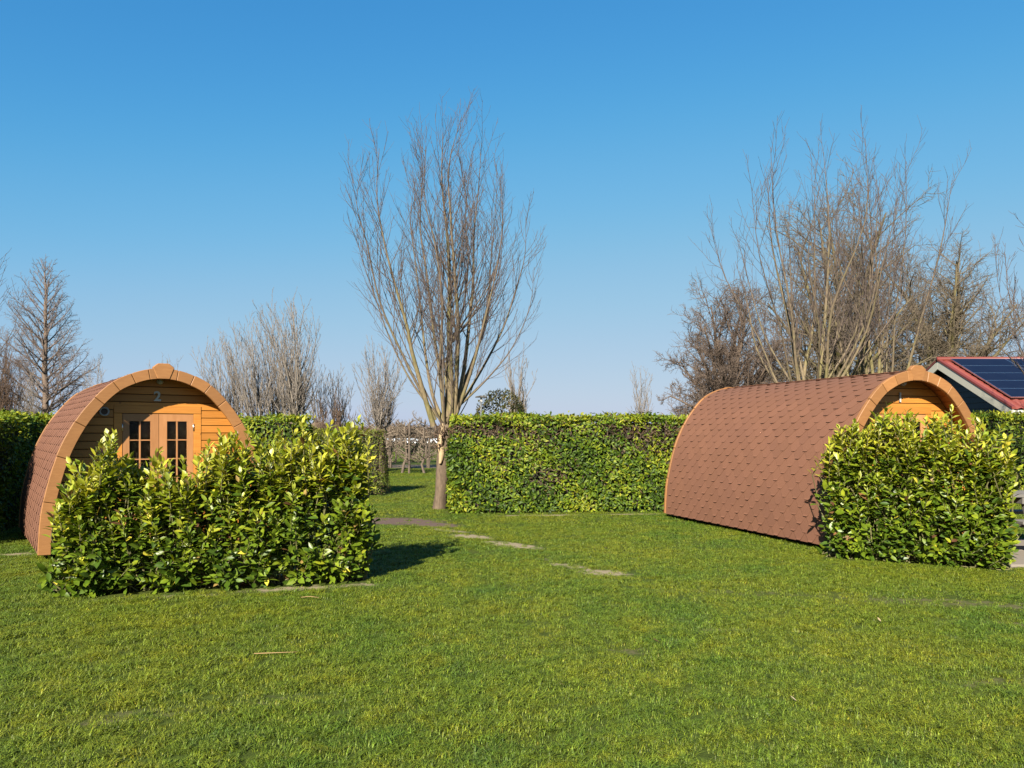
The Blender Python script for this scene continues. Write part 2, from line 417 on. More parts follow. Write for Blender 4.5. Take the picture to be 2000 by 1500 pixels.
    ng.interface.new_socket('Geometry', in_out='INPUT', socket_type='NodeSocketGeometry')
    ng.interface.new_socket('Geometry', in_out='OUTPUT', socket_type='NodeSocketGeometry')
    N = ng.nodes; L = ng.links
    gi = N.new('NodeGroupInput'); go = N.new('NodeGroupOutput')
    def na(nm, ty):
        q = N.new('GeometryNodeInputNamedAttribute'); q.data_type = ty; q.inputs[0].default_value = nm; return q.outputs[0]
    sp = N.new('GeometryNodeSeparateGeometry'); sp.domain = 'POINT'
    L.new(gi.outputs[0], sp.inputs[0]); L.new(na('is_point', 'BOOLEAN'), sp.inputs[1])
    st = N.new('GeometryNodeSplitToInstances'); st.domain = 'FACE'
    L.new(sp.outputs[1], st.inputs[0]); L.new(na('variant', 'INT'), st.inputs['Group ID'])
    ip = N.new('GeometryNodeInstanceOnPoints')
    L.new(sp.outputs[0], ip.inputs['Points']); L.new(st.outputs[0], ip.inputs['Instance'])
    ip.inputs['Pick Instance'].default_value = True
    L.new(na('pick', 'INT'), ip.inputs['Instance Index'])
    L.new(na('rot', 'FLOAT_VECTOR'), ip.inputs['Rotation']); L.new(na('scl', 'FLOAT'), ip.inputs['Scale'])
    L.new(ip.outputs[0], go.inputs[0])
    md = o.modifiers.new('scatter', 'NODES'); md.node_group = ng
    tag(o, 'short mown green lawn grass with yellowish and worn patches', 'grass', kind='stuff')

# ------------------------------------------------------------------ camping pods
PROF = [(1.42, .075), (1.405, .40), (1.365, .73), (1.225, 1.28), (1.03, 1.71), (.81, 2.02), (.61, 2.22), (.41, 2.335), (.21, 2.405), (0, 2.425)]
def catmull(P, n):
    P = [np.array(p, float) for p in P]; P = [2 * P[0] - P[1]] + P + [2 * P[-1] - P[-2]]
    out = []
    for i in range(1, len(P) - 2):
        a, b, c, d = P[i - 1:i + 3]
        for k in range(n):
            t = k / n
            out.append(.5 * (2 * b + (c - a) * t + (2 * a - 5 * b + 4 * c - d) * t * t + (-a + 3 * b - 3 * c + d) * t ** 3))
    out.append(P[-2]); return np.array(out)
_half = catmull([(-x, z) for x, z in PROF[:-1]] + [(0, 2.425)] + [(x, z) for x, z in PROF[:-1][::-1]], 12)
_seg = np.hypot(*np.diff(_half, axis=0).T); _S = np.concatenate([[0], np.cumsum(_seg)])
S_APEX = _S[-1] / 2
def prof(s, off=0.0):
    "arc length from the left foot -> (x, z), moved outwards by off"
    def p(q): return np.array([np.interp(q, _S, _half[:, 0]), np.interp(q, _S, _half[:, 1])])
    c = p(s); t = p(min(s + .03, _S[-1])) - p(max(s - .03, 0)); t /= np.hypot(*t)
    return (c[0] - t[1] * off, c[1] + t[0] * off)
def s_at(z, side=-1):
    h = len(_half) // 2
    s = np.interp(z, _half[:h + 1, 1], _S[:h + 1]); return s if side < 0 else _S[-1] - s
def x_in(z, off):
    "half width of the inside at height z"
    ss = np.linspace(0, S_APEX, 200); q = np.array([prof(a, off) for a in ss])
    return float(np.interp(z, q[:, 1], -q[:, 0])) if z < q[-1, 1] else 0.0

def ring(s0, s1, o0, o1, y0, y1, n=4):
    mb = MB(); poly = [prof(s, o1) for s in np.linspace(s0, s1, n + 1)] + [prof(s, o0) for s in np.linspace(s1, s0, n + 1)]
    return mb.prism(poly, y0, y1)

def make_pod(loc, yaw, L, number, label, single_shingles):
    pod = empty('camping_pod', loc, yaw); tag(pod, label, 'camping pod', 'camping pods on the lawn')
    d = .25
    # roof shell
    mb = MB(); ss = np.linspace(0, _S[-1], 70)
    a = [prof(s, 0) for s in ss]; b = [prof(s, -.03) for s in ss]; n = len(ss)
    vs = [(x, 0, z) for x, z in a] + [(x, L, z) for x, z in a] + [(x, 0, z) for x, z in b] + [(x, L, z) for x, z in b]
    fs = []
    for i in range(n - 1):
        fs += [(i, i + 1, n + i + 1, n + i), (2 * n + i, 3 * n + i, 3 * n + i + 1, 2 * n + i + 1), (i, 2 * n + i, 2 * n + i + 1, i + 1), (n + i, n + i + 1, 3 * n + i + 1, 3 * n + i)]
    fs += [(0, n, 3 * n, 2 * n), (n - 1, 3 * n - 1, 4 * n - 1, 2 * n - 1)]
    mb.add(vs, fs); mb.obj('roof_shell', M['shingle'], pod, smooth=False)
    # arch trim boards at both ends and the keystone
    zj = [.075, .73, 1.29, 1.72, 2.03, 2.23, 2.345, 2.41]
    for y0, y1 in ((-.05, .0), (L, L + .05)):
        for side in (-1, 1):
            sj = [s_at(z, side) for z in zj] + [S_APEX + side * .085]
            for i in range(len(sj) - 1):
                lo, hi = sorted((sj[i], sj[i + 1])); j = random.uniform(-.004, .004)
                if i == 0: lo, hi = (lo - .0, hi) if side < 0 else (lo, hi)
                ring(lo + .003, hi - .003, -.125, .018 + j, y0 + (-.006 if y0 < 0 else 0), y1 - .001 if y0 < 0 else y1, 4).obj('arch_board', M['trim'], pod, .006)
        zt = 2.425
        pk = .085 if y0 < 0 else .028
        MB().prism([(-.075, zt - .125), (.075, zt - .125), (.135, zt + min(.03, pk - .006)), (.07, zt + pk), (-.07, zt + pk), (-.135, zt + min(.03, pk - .006))], y0 - .015, y1 + .012).obj('keystone', M['trim'], pod, .008)
    # porch lining planks
    e = .118; k = 0; s = .02
    while s + e < _S[-1] - .01:
        ring(s + .0025, s + e - .0025, -.045, -.031, .004, d + .01, 2).obj('lining_plank', M['lining'], pod, .002)
        s += e
    # gable wall planks round the doors
    MB().prism([prof(q, -.047) for q in np.linspace(0.02, _S[-1] - .02, 40)], d + .03, d + .045).obj('wall_backing', M['skid'], pod)
    hgt = .105; z = .11; FX = .552
    while z < 2.37:
        z0, z1 = z + .0045, z + hgt - .0045
        xa, xb = x_in(z0, -.048), x_in(min(z1, 2.374), -.048)
        if xb < .06: xb = .05
        if xa > .15:
            if z1 < 1.965:
                for sg in (-1, 1):
                    MB().prism([(sg * (FX + .004), z0), (sg * xa, z0), (sg * xb, z1), (sg * (FX + .004), z1)], d, d + .028).obj('wall_plank', M['wall'], pod, .003)
            else:
                MB().prism([(-xa, z0), (xa, z0), (xb, z1), (-xb, z1)], d, d + .028).obj('wall_plank', M['wall'], pod, .003)
        z += hgt
    # door frame
    fr = MB().box(-FX, -.452, d - .006, d + .03, .12, 1.845).obj('door_jamb', M['wall'], pod, .003)
    MB().box(.452, FX, d - .006, d + .03, .12, 1.845).obj('door_jamb', M['wall'], pod, .003)
    MB().box(-FX, FX, d - .008, d + .03, 1.849, 1.955).obj('door_header', M['wall'], pod, .003)
    for sg in (-1, 1):
        x0, x1 = (-.447, -.003) if sg < 0 else (.003, .447)
        wx0, wx1 = (-.365, -.105) if sg < 0 else (.105, .365); w0, w1 = .71, 1.742
        y0, y1 = d + .001, d + .026
        dm = MB(); dm.box(x0, wx0, y0, y1, .13, 1.84); dm.box(wx1, x1, y0, y1, .13, 1.84)
        dm.box(wx0, wx1, y0, y1, w1, 1.84); dm.box(wx0, wx1, y0, y1, .13, w0)
        dr = dm.obj('door', M['door'], pod)
        mid = (wx0 + wx1) / 2; rows = 4
        MB().box(mid - .011, mid + .011, y0 + .003, y1 - .002, w0, w1).obj('glazing_bar', M['door'], dr, .002)
        for r_ in range(1, rows):
            zz = w1 - (w1 - w0) * r_ / rows
            for xa, xb in ((wx0, mid - .011), (mid + .011, wx1)):
                MB().box(xa, xb, y0 + .004, y1 - .003, zz - .008, zz + .008).obj('glazing_bar', M['door'], dr, .002)
        for r_ in range(rows):
            za = w1 - (w1 - w0) * (r_ + 1) / rows + .008; zb = w1 - (w1 - w0) * r_ / rows - .008
            for xa, xb in ((wx0, mid - .011), (mid + .011, wx1)):
                MB().box(xa + .001, xb - .001, y0 + .012, y0 + .015, za, zb).obj('pane', M['glass'], dr)
        for zz in (1.66, .35):
            MB().tube([(sg * .4495, d - .008, zz - .05), (sg * .4495, d - .008, zz + .05)], .008, 8).obj('hinge', M['steel'], dr, smooth=True)
        if sg > 0:
            hm = MB(); hm.box(.035, .065, d - .004, d + .001, .92, 1.12); hm.tube([(.05, d - .005, 1.04), (.05, d - .05, 1.04), (.15, d - .05, 1.035)], .009, 8)
            hm.obj('handle', M['steel'], dr)
        else:
            cm = MB(); q = 8  # narrow pale rippled strip behind the left door's panes
            xs = np.linspace(-.325, -.285, q)
            for i in range(q - 1):
                ya, yb = [d + .10 + .012 * math.sin(j * 2.1) for j in (i, i + 1)]
                cm.add([(xs[i], ya, 1.0), (xs[i + 1], yb, 1.0), (xs[i + 1], yb, 1.72), (xs[i], ya, 1.72)], [(0, 1, 2, 3)])
            cm.obj('pale_strip', M['pale_strip'], dr)
    # rear wall, floor, skids
    MB().prism([prof(q, -.047) for q in np.linspace(0.02, _S[-1] - .02, 40)], L - .10, L - .06).obj('rear_wall', M['wall'], pod)
    MB().box(-1.36, 1.36, .02, L - .02, .06, .11).obj('floor_deck', M['skid'], pod)
    for x in (-1.15, 0, 1.15):
        MB().box(x - .06, x + .06, .05, L - .05, .0, .058).obj('skid', M['skid'], pod)
    # number, vent, porch lamp
    fc = bpy.data.curves.new('house_number', 'FONT'); fc.body = number; fc.size = .185; fc.extrude = .008; fc.align_x = 'CENTER'; fc.offset = .0045
    fo = bpy.data.objects.new('tmp', fc); me = bpy.data.meshes.new_from_object(fo); bpy.data.objects.remove(fo)
    me.name = 'house_number'
    link('house_number', me, pod, M['number'], (-.02, d - .012, 2.02), (R(90), 0, 0))
    vm = MB(); q = 28; cx, cz = -.668, 1.865
    prf = [(.062, 0), (.062, -.022), (.054, -.030), (.042, -.026), (.040, -.004)]
    vs = [(cx + r_ * math.cos(2 * math.pi * i / q), d + y, cz + r_ * math.sin(2 * math.pi * i / q)) for r_, y in prf for i in range(q)]
    fs = [(a_ * q + i, a_ * q + (i + 1) % q, (a_ + 1) * q + (i + 1) % q, (a_ + 1) * q + i) for a_ in range(len(prf) - 1) for i in range(q)]
    vent = vm.add(vs, fs).obj('vent', M['grey_plastic'], pod, smooth=True)
    lm = MB()
    for i in range(6):
        zz = cz - .033 + i * .0132; hw = math.sqrt(max(.0398 ** 2 - (zz - cz) ** 2, 0))
        lm.box(cx - hw, cx + hw, d - .014, d - .004, zz - .004, zz + .004)
    lm.obj('louvre', M['dark_plastic'], vent)
    MB().tube([(.01, d - .001, 2.29), (.01, d - .03, 2.285), (.01, d - .07, 2.28)], [.03, .045, .03], 14).obj('porch_lamp', M['grey_plastic'], pod, smooth=True)
    # hexagon-tab shingles
    ex, th, wt = .1135, .0022, .248
    nr = int((S_APEX - .02) / ex); ncol = int(L / wt)
    singles = 0; big = []
    def tab(s0, sgn, lift):
        "one tab of the row that starts at arc length s0"
        out = []; hh = .195
        for c, hw in ((0, .038), (.022, .056), (.112, .1225), (hh, .1225)):
            nrm = float(np.interp(c, [0, .022, .112, hh], [lift, .0056, .0022, .0003]))
            for dn in (0, th):
                x, zz = prof(min(s0 + c, S_APEX), nrm + dn)
                for a_ in (-hw, hw): out.append((x * sgn, a_, zz))
        f = []
        for i in range(3):
            o = i * 4; f += [(o + 2, o + 3, o + 7, o + 6), (o, o + 4, o + 5, o + 1), (o, o + 2, o + 6, o + 4), (o + 1, o + 5, o + 7, o + 3)]
        f += [(0, 1, 3, 2)]
        return out, f
    bigmb = MB()
    rr = random.Random(5)
    for sgn in (1, -1):
        for k in range(nr + 1):
            s0 = .012 + k * ex
            tabs = [tab(s0, sgn, q) for q in (.0090, .0120, .0165)]; me = {}
            for c in range(ncol + 1):
                y = .125 + (c * wt) + (wt / 2 if k % 2 else 0) - .0
                if y + .1225 > L - .002: continue
                if single_shingles and sgn == 1 and singles < 300:
                    w = rr.choice((0, 1, 1, 2, 2))
                    if w not in me: me[w] = MB().add(*tabs[w]).mesh('shingle')
                    link('shingle', me[w], pod, M['shingle'], (rr.uniform(-.0015, .0005), y + rr.uniform(-.003, .003), 0)); singles += 1
                else:
                    vs, fs = rr.choice(tabs); jx = rr.uniform(-.0015, .0005) * sgn
                    bigmb.add([(x + jx, a_ + y, zz) for x, a_, zz in vs], fs)
    o = bigmb.obj('shingle_field', M['shingle'], pod); tag(o, kind='stuff')
    # ridge caps
    for c in range(int(L / .2)):
        y = .02 + c * .2
        mb = MB(); poly = [prof(S_APEX + q, .019) for q in np.linspace(-.11, .11, 7)] + [prof(S_APEX + q, .013) for q in np.linspace(.11, -.11, 7)]
        mb.prism(poly, y, min(y + .215, L - .003)); mb.v = [(x, a_, zz + (.006 if a_ < y + .1 else 0)) for x, a_, zz in mb.v]
        mb.obj('ridge_cap', M['shingle'], pod)
    return pod

make_pod((-4.683, 10.3, 0), R(36), 3.35, '2', 'brown shingled barrel pod with number 2 above its lit double doors', False)
make_pod((5.56, 10.6, 0), R(18), 4.35, '1', 'long brown shingled barrel pod beside the red roofed barn', True)

# ------------------------------------------------------------------ leaves
def leaf_template(n=4, fold=.16, curl=.25):
    prof_ = {3: [(0, .12), (.45, 1.0), (1, .06)], 4: [(0, .12), (.3, .85), (.66, .95), (1, .05)], 5: [(0, .1), (.22, .72), (.5, 1.0), (.78, .72), (1, .05)]}[n]
    V = []
    for t, w in prof_:
        z = -curl * t * t
        V += [(-.5 * w, t, z + fold * .5 * w * .5), (0, t, z), (.5 * w, t, z + fold * .5 * w * .5)]
    F = []
    for i in range(n - 1):
        o = i * 3; F += [(o, o + 1, o + 4, o + 3), (o + 1, o + 2, o + 5, o + 4)]
    return np.array(V), np.array(F)

def norm(a): return a / np.maximum(np.linalg.norm(a, axis=-1, keepdims=True), 1e-9)

def leaf_cloud(P, D, Nn, L, Wd, T, n=4, curl=.25, fold=.5):
    tv, tf = leaf_template(n, fold, curl)
    D = norm(D); S = norm(np.cross(D, Nn)); U = np.cross(S, D)
    V = (P[:, None] + tv[None, :, 0, None] * (S * Wd[:, None])[:, None] + tv[None, :, 1, None] * (D * L[:, None])[:, None]
         + tv[None, :, 2, None] * (U * L[:, None] * .45)[:, None])
    k = len(tv); F = tf[None] + (np.arange(len(P)) * k)[:, None, None]
    return V.reshape(-1, 3), F.reshape(-1, 4), np.repeat(T, k, axis=0)

GREEN = .90 * np.array([(.055, .105, .008), (.100, .165, .010), (.155, .222, .012), (.230, .285, .015), (.320, .345, .020), (.400, .390, .032), (.58, .50, .05)])

class Tubes:
    "collects tapered polylines, builds them grouped by point count"
    def __init__(s): s.l = []
    def add(s, pts, rads, sides=4): s.l.append((pts, rads, sides))
    def arrays(s):
        groups = {}
        for p, r, k in s.l: groups.setdefault((len(p), k), []).append((p, r))
        Vs = []; Fs = []; Rs = []; off = 0
        for (n, k), items in groups.items():
            P = np.array([i[0] for i in items], float); Rr = np.array([i[1] for i in items], float)
            T = np.empty_like(P); T[:, 1:-1] = P[:, 2:] - P[:, :-2]; T[:, 0] = P[:, 1] - P[:, 0]; T[:, -1] = P[:, -1] - P[:, -2]
            T = norm(T); ref = np.where(np.abs(T[..., 2:3]) < .8, np.array([0, 0, 1.]), np.array([1., 0, 0]))
            ref = np.broadcast_to(ref[:, :1], ref.shape) if True else ref
            X = norm(np.cross(T, ref)); Y = np.cross(T, X)
            a = np.arange(k) * 2 * np.pi / k
            V = P[:, :, None] + (X[:, :, None] * np.cos(a)[:, None] + Y[:, :, None] * np.sin(a)[:, None]) * Rr[:, :, None, None]
            m = len(items); idx = np.arange(m * n * k).reshape(m, n, k)
            A = idx[:, :-1]; B = idx[:, 1:]
            F = np.stack([A, np.roll(A, -1, 2), np.roll(B, -1, 2), B], -1).reshape(-1, 4) + off
            Vs.append(V.reshape(-1, 3)); Fs.append(F); Rs.append(np.repeat(Rr.reshape(-1), k)); off += m * n * k
        return np.concatenate(Vs), np.concatenate(Fs), np.concatenate(Rs)
    def obj(s, name, mat, parent=None):
        V, F, Rr = s.arrays(); return link(name, mesh_np(name, V, F, rad=Rr), parent, mat)

# loose laurel bushes in front of the pods
def laurel_bush(A, B, half, hfun, n_shoot, label, seed, halfA=None, spikes=(0, [0], .2)):
    r = np.random.default_rng(seed)
    A = np.array(A, float); B = np.array(B, float); d = B - A; Ln = np.hypot(*d); d /= Ln; nb = np.array([-d[1], d[0]])
    if nb[1] < 0: nb = -nb
    root = empty('laurel_bush', (*((A + B) / 2), 0)); tag(root, label, 'bush', 'untrimmed laurel bushes in front of the pods')
    HEDGES.append((*A, *B, half * .75))
    P = []; D = []; Nn = []; Ls = []; Ws = []; T = []
    st = Tubes()
    def hw(t): return half if halfA is None else halfA + (half - halfA) * min(1, max(0, t) / .5)
    for i in range(n_shoot):
        t = r.uniform(-.02, 1.02); h = hfun(t); q = r.uniform(); end = max(0, abs(t - .5) - .42) * 6
        wv = r.uniform(-1, 1)
        if i < spikes[0]: t = spikes[1][i % len(spikes[1])] + r.normal(0, .02); h = hfun(t); q = 0.0
        if q < .36:    # top shoots
            z = h * r.uniform(.86, 1.0) + (min(r.exponential(.10), .3) if r.uniform() < .5 else 0); lat = wv * .8 - .15
            out = nb * lat * .3 + d * r.normal(0, .22)
            if i < spikes[0]: z = h + r.uniform(.0, spikes[2])
        else:          # side shoots (mostly front)
            z = h * r.uniform(.10, .95); lat = (-1 if r.uniform() < .66 else 1) * r.uniform(.72, 1.0) * (1 - .28 * (z / h) ** 3)
            out = nb * np.sign(lat) * r.uniform(.3, .75) + d * r.normal(0, .3)
            if r.uniform() < .16: t = r.choice([-.02, 1.02]) + r.uniform(-.02, .02); out = d * np.sign(t - .5) * r.uniform(.3, .8) + nb * r.normal(0, .3); lat = r.uniform(-.8, .8)
        tip = np.array([*(A + d * t * Ln + nb * lat * hw(t)), z])
        up = 1.0 if q < .36 else (r.uniform(.7, 1.5) if z > h * .5 else r.uniform(.25, .9))
        sd = norm(np.array([out[0], out[1], up]))
        sl_ = r.uniform(.28, .5) + (.12 if i < spikes[0] else 0)
        base = tip - sd * sl_
        base[2] = max(base[2], .03)
        sd = norm(tip - base); sl_ = np.linalg.norm(tip - base)
        low = np.array([*(A + d * t * Ln + nb * lat * hw(t) * .3), max(.0, base[2] - .45)])
        mid = (low + base) / 2 + r.normal(0, .03, 3)
        st.add([low, mid, base, base + sd * sl_ * .5, tip], [.009, .008, .0065, .005, .003], 5)
        nl = int(sl_ / .024); ph = r.uniform(0, 6.28)
        x = norm(np.cross(sd, [0.3, 0.2, 1.0])); y = np.cross(sd, x)
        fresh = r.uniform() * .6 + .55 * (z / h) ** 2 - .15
        for k in range(nl):
            f = k / nl; a = ph + k * 2.4
            rad = x * math.cos(a) + y * math.sin(a)
            op = R(72 - 50 * f ** 1.5 + r.normal(0, 9))
            dd = sd * math.cos(op) + rad * math.sin(op)
            if z < h * .45 and q >= .36: dd = dd + np.array([0, 0, -.25])
            dd = norm(dd + np.array([out[0], out[1], 0]) * .25)
            nn = sd * math.sin(op) - rad * math.cos(op) + r.normal(0, .22, 3)
            if nn[2] < -.2: nn = -nn
            P.append(base + sd * sl_ * f); D.append(dd); Nn.append(nn)
            sz = r.triangular(.065, .110, .158) * (1 - .3 * f ** 4); Ls.append(sz); Ws.append(sz * r.uniform(.37, .49))
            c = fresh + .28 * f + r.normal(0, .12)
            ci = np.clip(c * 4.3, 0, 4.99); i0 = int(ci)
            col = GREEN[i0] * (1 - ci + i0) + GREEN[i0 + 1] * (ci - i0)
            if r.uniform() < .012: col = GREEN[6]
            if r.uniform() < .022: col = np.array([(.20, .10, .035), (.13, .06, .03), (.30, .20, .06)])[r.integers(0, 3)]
            T.append(col * r.uniform(.8, 1.2))
    ni = n_shoot * 9
    for i in range(ni):
        t = r.uniform(.0, 1.0); h = hfun(t); z = h * r.uniform(.05, .84); lat = r.uniform(-.82, .82)
        P.append(np.array([*(A + d * t * Ln + nb * lat * hw(t)), z])); a = r.normal(0, 1, 3); a[2] = abs(a[2]) * .5; D.append(norm(a))
        Nn.append(np.array([0, 0, 1]) + r.normal(0, .5, 3)); sz = r.uniform(.08, .12); Ls.append(sz); Ws.append(sz * .4)
        T.append(GREEN[r.integers(0, 3)] * r.uniform(.7, 1.1))
    P, D, Nn, Ls, Ws, T = map(np.array, (P, D, Nn, Ls, Ws, T))
    loc = np.array(root.location)
    # the 300 leaves that show largest: nearest to the viewer's side and on the outside, each a part
    score = -(P[:, 1]) * 1.0 - (P @ np.array([*nb, 0])) * 1.2 + r.uniform(0, .5, len(P)) + Ls * 6
    score[len(P) - ni:] = -99
    order = np.argsort(-score); pick = order[:900]; pick = r.choice(pick, 300, replace=False)
    mask = np.ones(len(P), bool); mask[pick] = False
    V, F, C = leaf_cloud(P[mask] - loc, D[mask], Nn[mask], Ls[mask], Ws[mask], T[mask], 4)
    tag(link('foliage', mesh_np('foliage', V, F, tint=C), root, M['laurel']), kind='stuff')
    tv, tf = leaf_template(5, .5, .25)
    bank = {}
    for i in pick:
        lum = int(np.clip(np.searchsorted(GREEN[:, 1], T[i][1]), 0, 6)); va = int(r.integers(0, 2)); key = (lum, va)
        if key not in bank:
            w = (.42, .50)[va]; v = tv * np.array([w, 1, .45])
            bank[key] = mesh_np('leaf', v, tf, tint=np.repeat(GREEN[lum][None], len(v), 0))
        dd = norm(D[i]); sx = norm(np.cross(dd, Nn[i])); uu = np.cross(sx, dd)
        m = Matrix(((*[sx[0] * Ls[i], dd[0] * Ls[i], uu[0] * Ls[i]], P[i][0] - loc[0]), (sx[1] * Ls[i], dd[1] * Ls[i], uu[1] * Ls[i], P[i][1] - loc[1]),
                    (sx[2] * Ls[i], dd[2] * Ls[i], uu[2] * Ls[i], P[i][2] - loc[2]), (0, 0, 0, 1)))
        o = link('leaf', bank[key], root, M['laurel']); o.matrix_local = m
    sv, sf, sr = st.arrays(); tag(link('stems', mesh_np('stems', sv - loc, sf), root, M['stem']), kind='stuff')
    return root

def hf_left(t): return float(np.interp(t, [-.05, .03, .10, .16, .25, .40, .52, .60, .75, .92, 1.0, 1.06], [.95, 1.06, 1.26, 1.34, 1.14, 1.14, 1.40, 1.38, 1.38, 1.52, 1.46, 1.15]))
def hf_right(t): return float(np.interp(t, [-.05, .04, .15, .3, .6, .85, 1.0, 1.06], [1.2, 1.42, 1.56, 1.64, 1.64, 1.58, 1.45, 1.2]))
laurel_bush((-4.38, 7.66), (-1.66, 8.40), .46, hf_left, 600, 'wide leggy laurel bush half hiding the double doors of the smaller pod', 11, spikes=(60, [.09, .13, .15, .30, .45, .52, .54, .60, .70, .79, .93, .97], .30))
laurel_bush((4.10, 9.86), (5.78, 9.02), .42, hf_right, 520, 'tall dense laurel bush at the front corner of the long pod', 12, .30, spikes=(54, [.02, .08, .16, .27, .33, .42, .5, .6, .68, .78, .88, .95], .20))

# clipped hedges
def hedge(A, B, half, H, label, seed, dens=950, leaf=(.075, .105), tints=None, front=1.0, back=.35, round_=.10, brown=None, name='clipped_hedge', rough_top=.03):
    r = np.random.default_rng(seed)
    A = np.array(A, float); B = np.array(B, float); d = B - A; Ln = np.hypot(*d); d /= Ln; nb = np.array([-d[1], d[0]])
    root = empty(name, (*((A + B) / 2), 0)); tag(root, label, 'hedge')
    HEDGES.append((*A, *B, half * .9)); loc = np.array(root.location)
    k = np.array([[math.sin(i * 1.7 + seed), math.cos(i * 2.3 + seed), 1.3 + i * .9] for i in range(6)])
    def bumpf(s, z): return sum(math.pow(.75, i) * np.sin(s * k[i, 2] * 2 + k[i, 0] * 9) * np.cos(z * k[i, 2] * 2.2 + k[i, 1] * 7) for i in range(6)) * .034
    parts = []
    def face(area_n, s, lat, z, nrm3, bulge=None): parts.append((s, lat, z, nrm3))
    P = []; Nn = []
    def put(n, kind):
        s = r.uniform(0, Ln, n); q = r.uniform(0, 1, n)
        if kind in ('near', 'far'):
            sg = -1 if kind == 'near' else 1
            z = .04 + q * (H - .04); w = half * (1 - round_ * (z / H) ** 6 * 1.3) * (1 - .06 * np.clip(.3 - z, 0, 1)) + bumpf(s, z) - r.exponential(.055, n)
            lat = sg * w; nv = np.stack([nb[0] * sg + 0 * s, nb[1] * sg + 0 * s, .15 + .5 * (z / H) ** 8], 1)
        elif kind == 'top':
            lat = (q * 2 - 1) * half * .95; z = H - .06 * np.abs(lat / half) ** 4 * 2 + bumpf(s, lat) * 1.2 - r.exponential(rough_top, n) + (r.uniform(size=n) < .08) * r.uniform(0, .09, n)
            nv = np.tile([0, 0, 1.0], (n, 1))
        else:
            e = kind; z = .04 + q * (H - .04); lat = r.uniform(-1, 1, n) * half
            s = (0 if e == 0 else Ln) + (-1 if e == 0 else 1) * (bumpf(lat * 2, z) + .05 - .25 * (np.abs(lat) / half) ** 4 - .18 * (z / H) ** 5 - r.exponential(.03, n))
            nv = np.tile([*(d * (-1 if e == 0 else 1)), .2], (n, 1))
        P.append(np.column_stack([A[0] + d[0] * s + nb[0] * lat, A[1] + d[1] * s + nb[1] * lat, z])); Nn.append(nv)
    # nb points to +Y side when d is +X; 'near' is the -nb side
    put(int(Ln * H * dens * front), 'near'); put(int(Ln * H * dens * back), 'far'); put(int(Ln * half * 2 * dens * .9), 'top')
    put(int(half * 2 * H * dens * .9), 0); put(int(half * 2 * H * dens * .9), 1)
    P = np.concatenate(P); Nn = norm(np.concatenate(Nn)); n = len(P)
    nr_ = norm(Nn + r.normal(0, .45, (n, 3)))
    D = r.normal(0, 1, (n, 3)) + np.array([0, 0, -.15]) + Nn * .5; D = norm(D - nr_ * np.sum(D * nr_, 1, keepdims=True) * .6)
    L = r.uniform(*leaf, n); Wd = L * r.uniform(.38, .5, n)
    # colour: light at the trimmed top, patches of brown cut twigs
    s = (P[:, :2] - A) @ d; z = P[:, 2]
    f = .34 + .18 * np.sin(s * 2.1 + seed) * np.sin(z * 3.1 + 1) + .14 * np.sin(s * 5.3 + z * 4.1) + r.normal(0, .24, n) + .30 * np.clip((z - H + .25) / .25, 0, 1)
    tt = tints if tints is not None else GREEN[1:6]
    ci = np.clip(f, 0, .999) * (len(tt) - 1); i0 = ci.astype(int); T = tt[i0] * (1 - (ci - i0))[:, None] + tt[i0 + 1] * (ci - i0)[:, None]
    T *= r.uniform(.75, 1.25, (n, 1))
    if brown is not None:
        bw = brown(s, z, Ln, H); m = r.uniform(size=n) < bw
        T[m] = np.array([(.10, .062, .035), (.06, .038, .025), (.14, .095, .05)])[r.integers(0, 3, m.sum())] * r.uniform(.7, 1.2, (m.sum(), 1)); Wd[m] *= .5
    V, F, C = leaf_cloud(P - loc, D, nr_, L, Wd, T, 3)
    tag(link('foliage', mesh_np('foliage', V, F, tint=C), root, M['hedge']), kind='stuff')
    # added solid core to block light, inner shade put into its dark colour
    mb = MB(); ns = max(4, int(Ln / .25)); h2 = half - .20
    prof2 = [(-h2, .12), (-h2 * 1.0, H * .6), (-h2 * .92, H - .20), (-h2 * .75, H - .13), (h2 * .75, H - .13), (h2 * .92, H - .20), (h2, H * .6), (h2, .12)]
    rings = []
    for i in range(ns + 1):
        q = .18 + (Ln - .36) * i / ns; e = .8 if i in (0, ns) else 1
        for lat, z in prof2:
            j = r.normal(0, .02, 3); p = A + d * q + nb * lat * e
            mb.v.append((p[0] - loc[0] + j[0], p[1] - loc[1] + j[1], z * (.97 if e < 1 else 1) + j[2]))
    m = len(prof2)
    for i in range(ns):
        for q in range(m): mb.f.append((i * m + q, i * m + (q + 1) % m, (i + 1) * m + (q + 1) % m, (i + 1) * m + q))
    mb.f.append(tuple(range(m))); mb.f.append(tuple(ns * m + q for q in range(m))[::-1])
    mb.obj('shade_core', M['core'], root)
    # stems at the foot
    st = Tubes()
    for i in range(int(Ln / .4)):
        q = .2 + i * .4; p = A + d * min(q, Ln - .1) + nb * r.normal(0, .08)
        st.add([np.array([p[0], p[1], -.02]) - loc, np.array([p[0] + r.normal(0, .03), p[1], .2]) - loc, np.array([p[0] + r.normal(0, .06), p[1], .45]) - loc], [.028, .024, .02], 6)
    tag(st.obj('stems', M['bark_hedge'], root), kind='stuff')
    return root

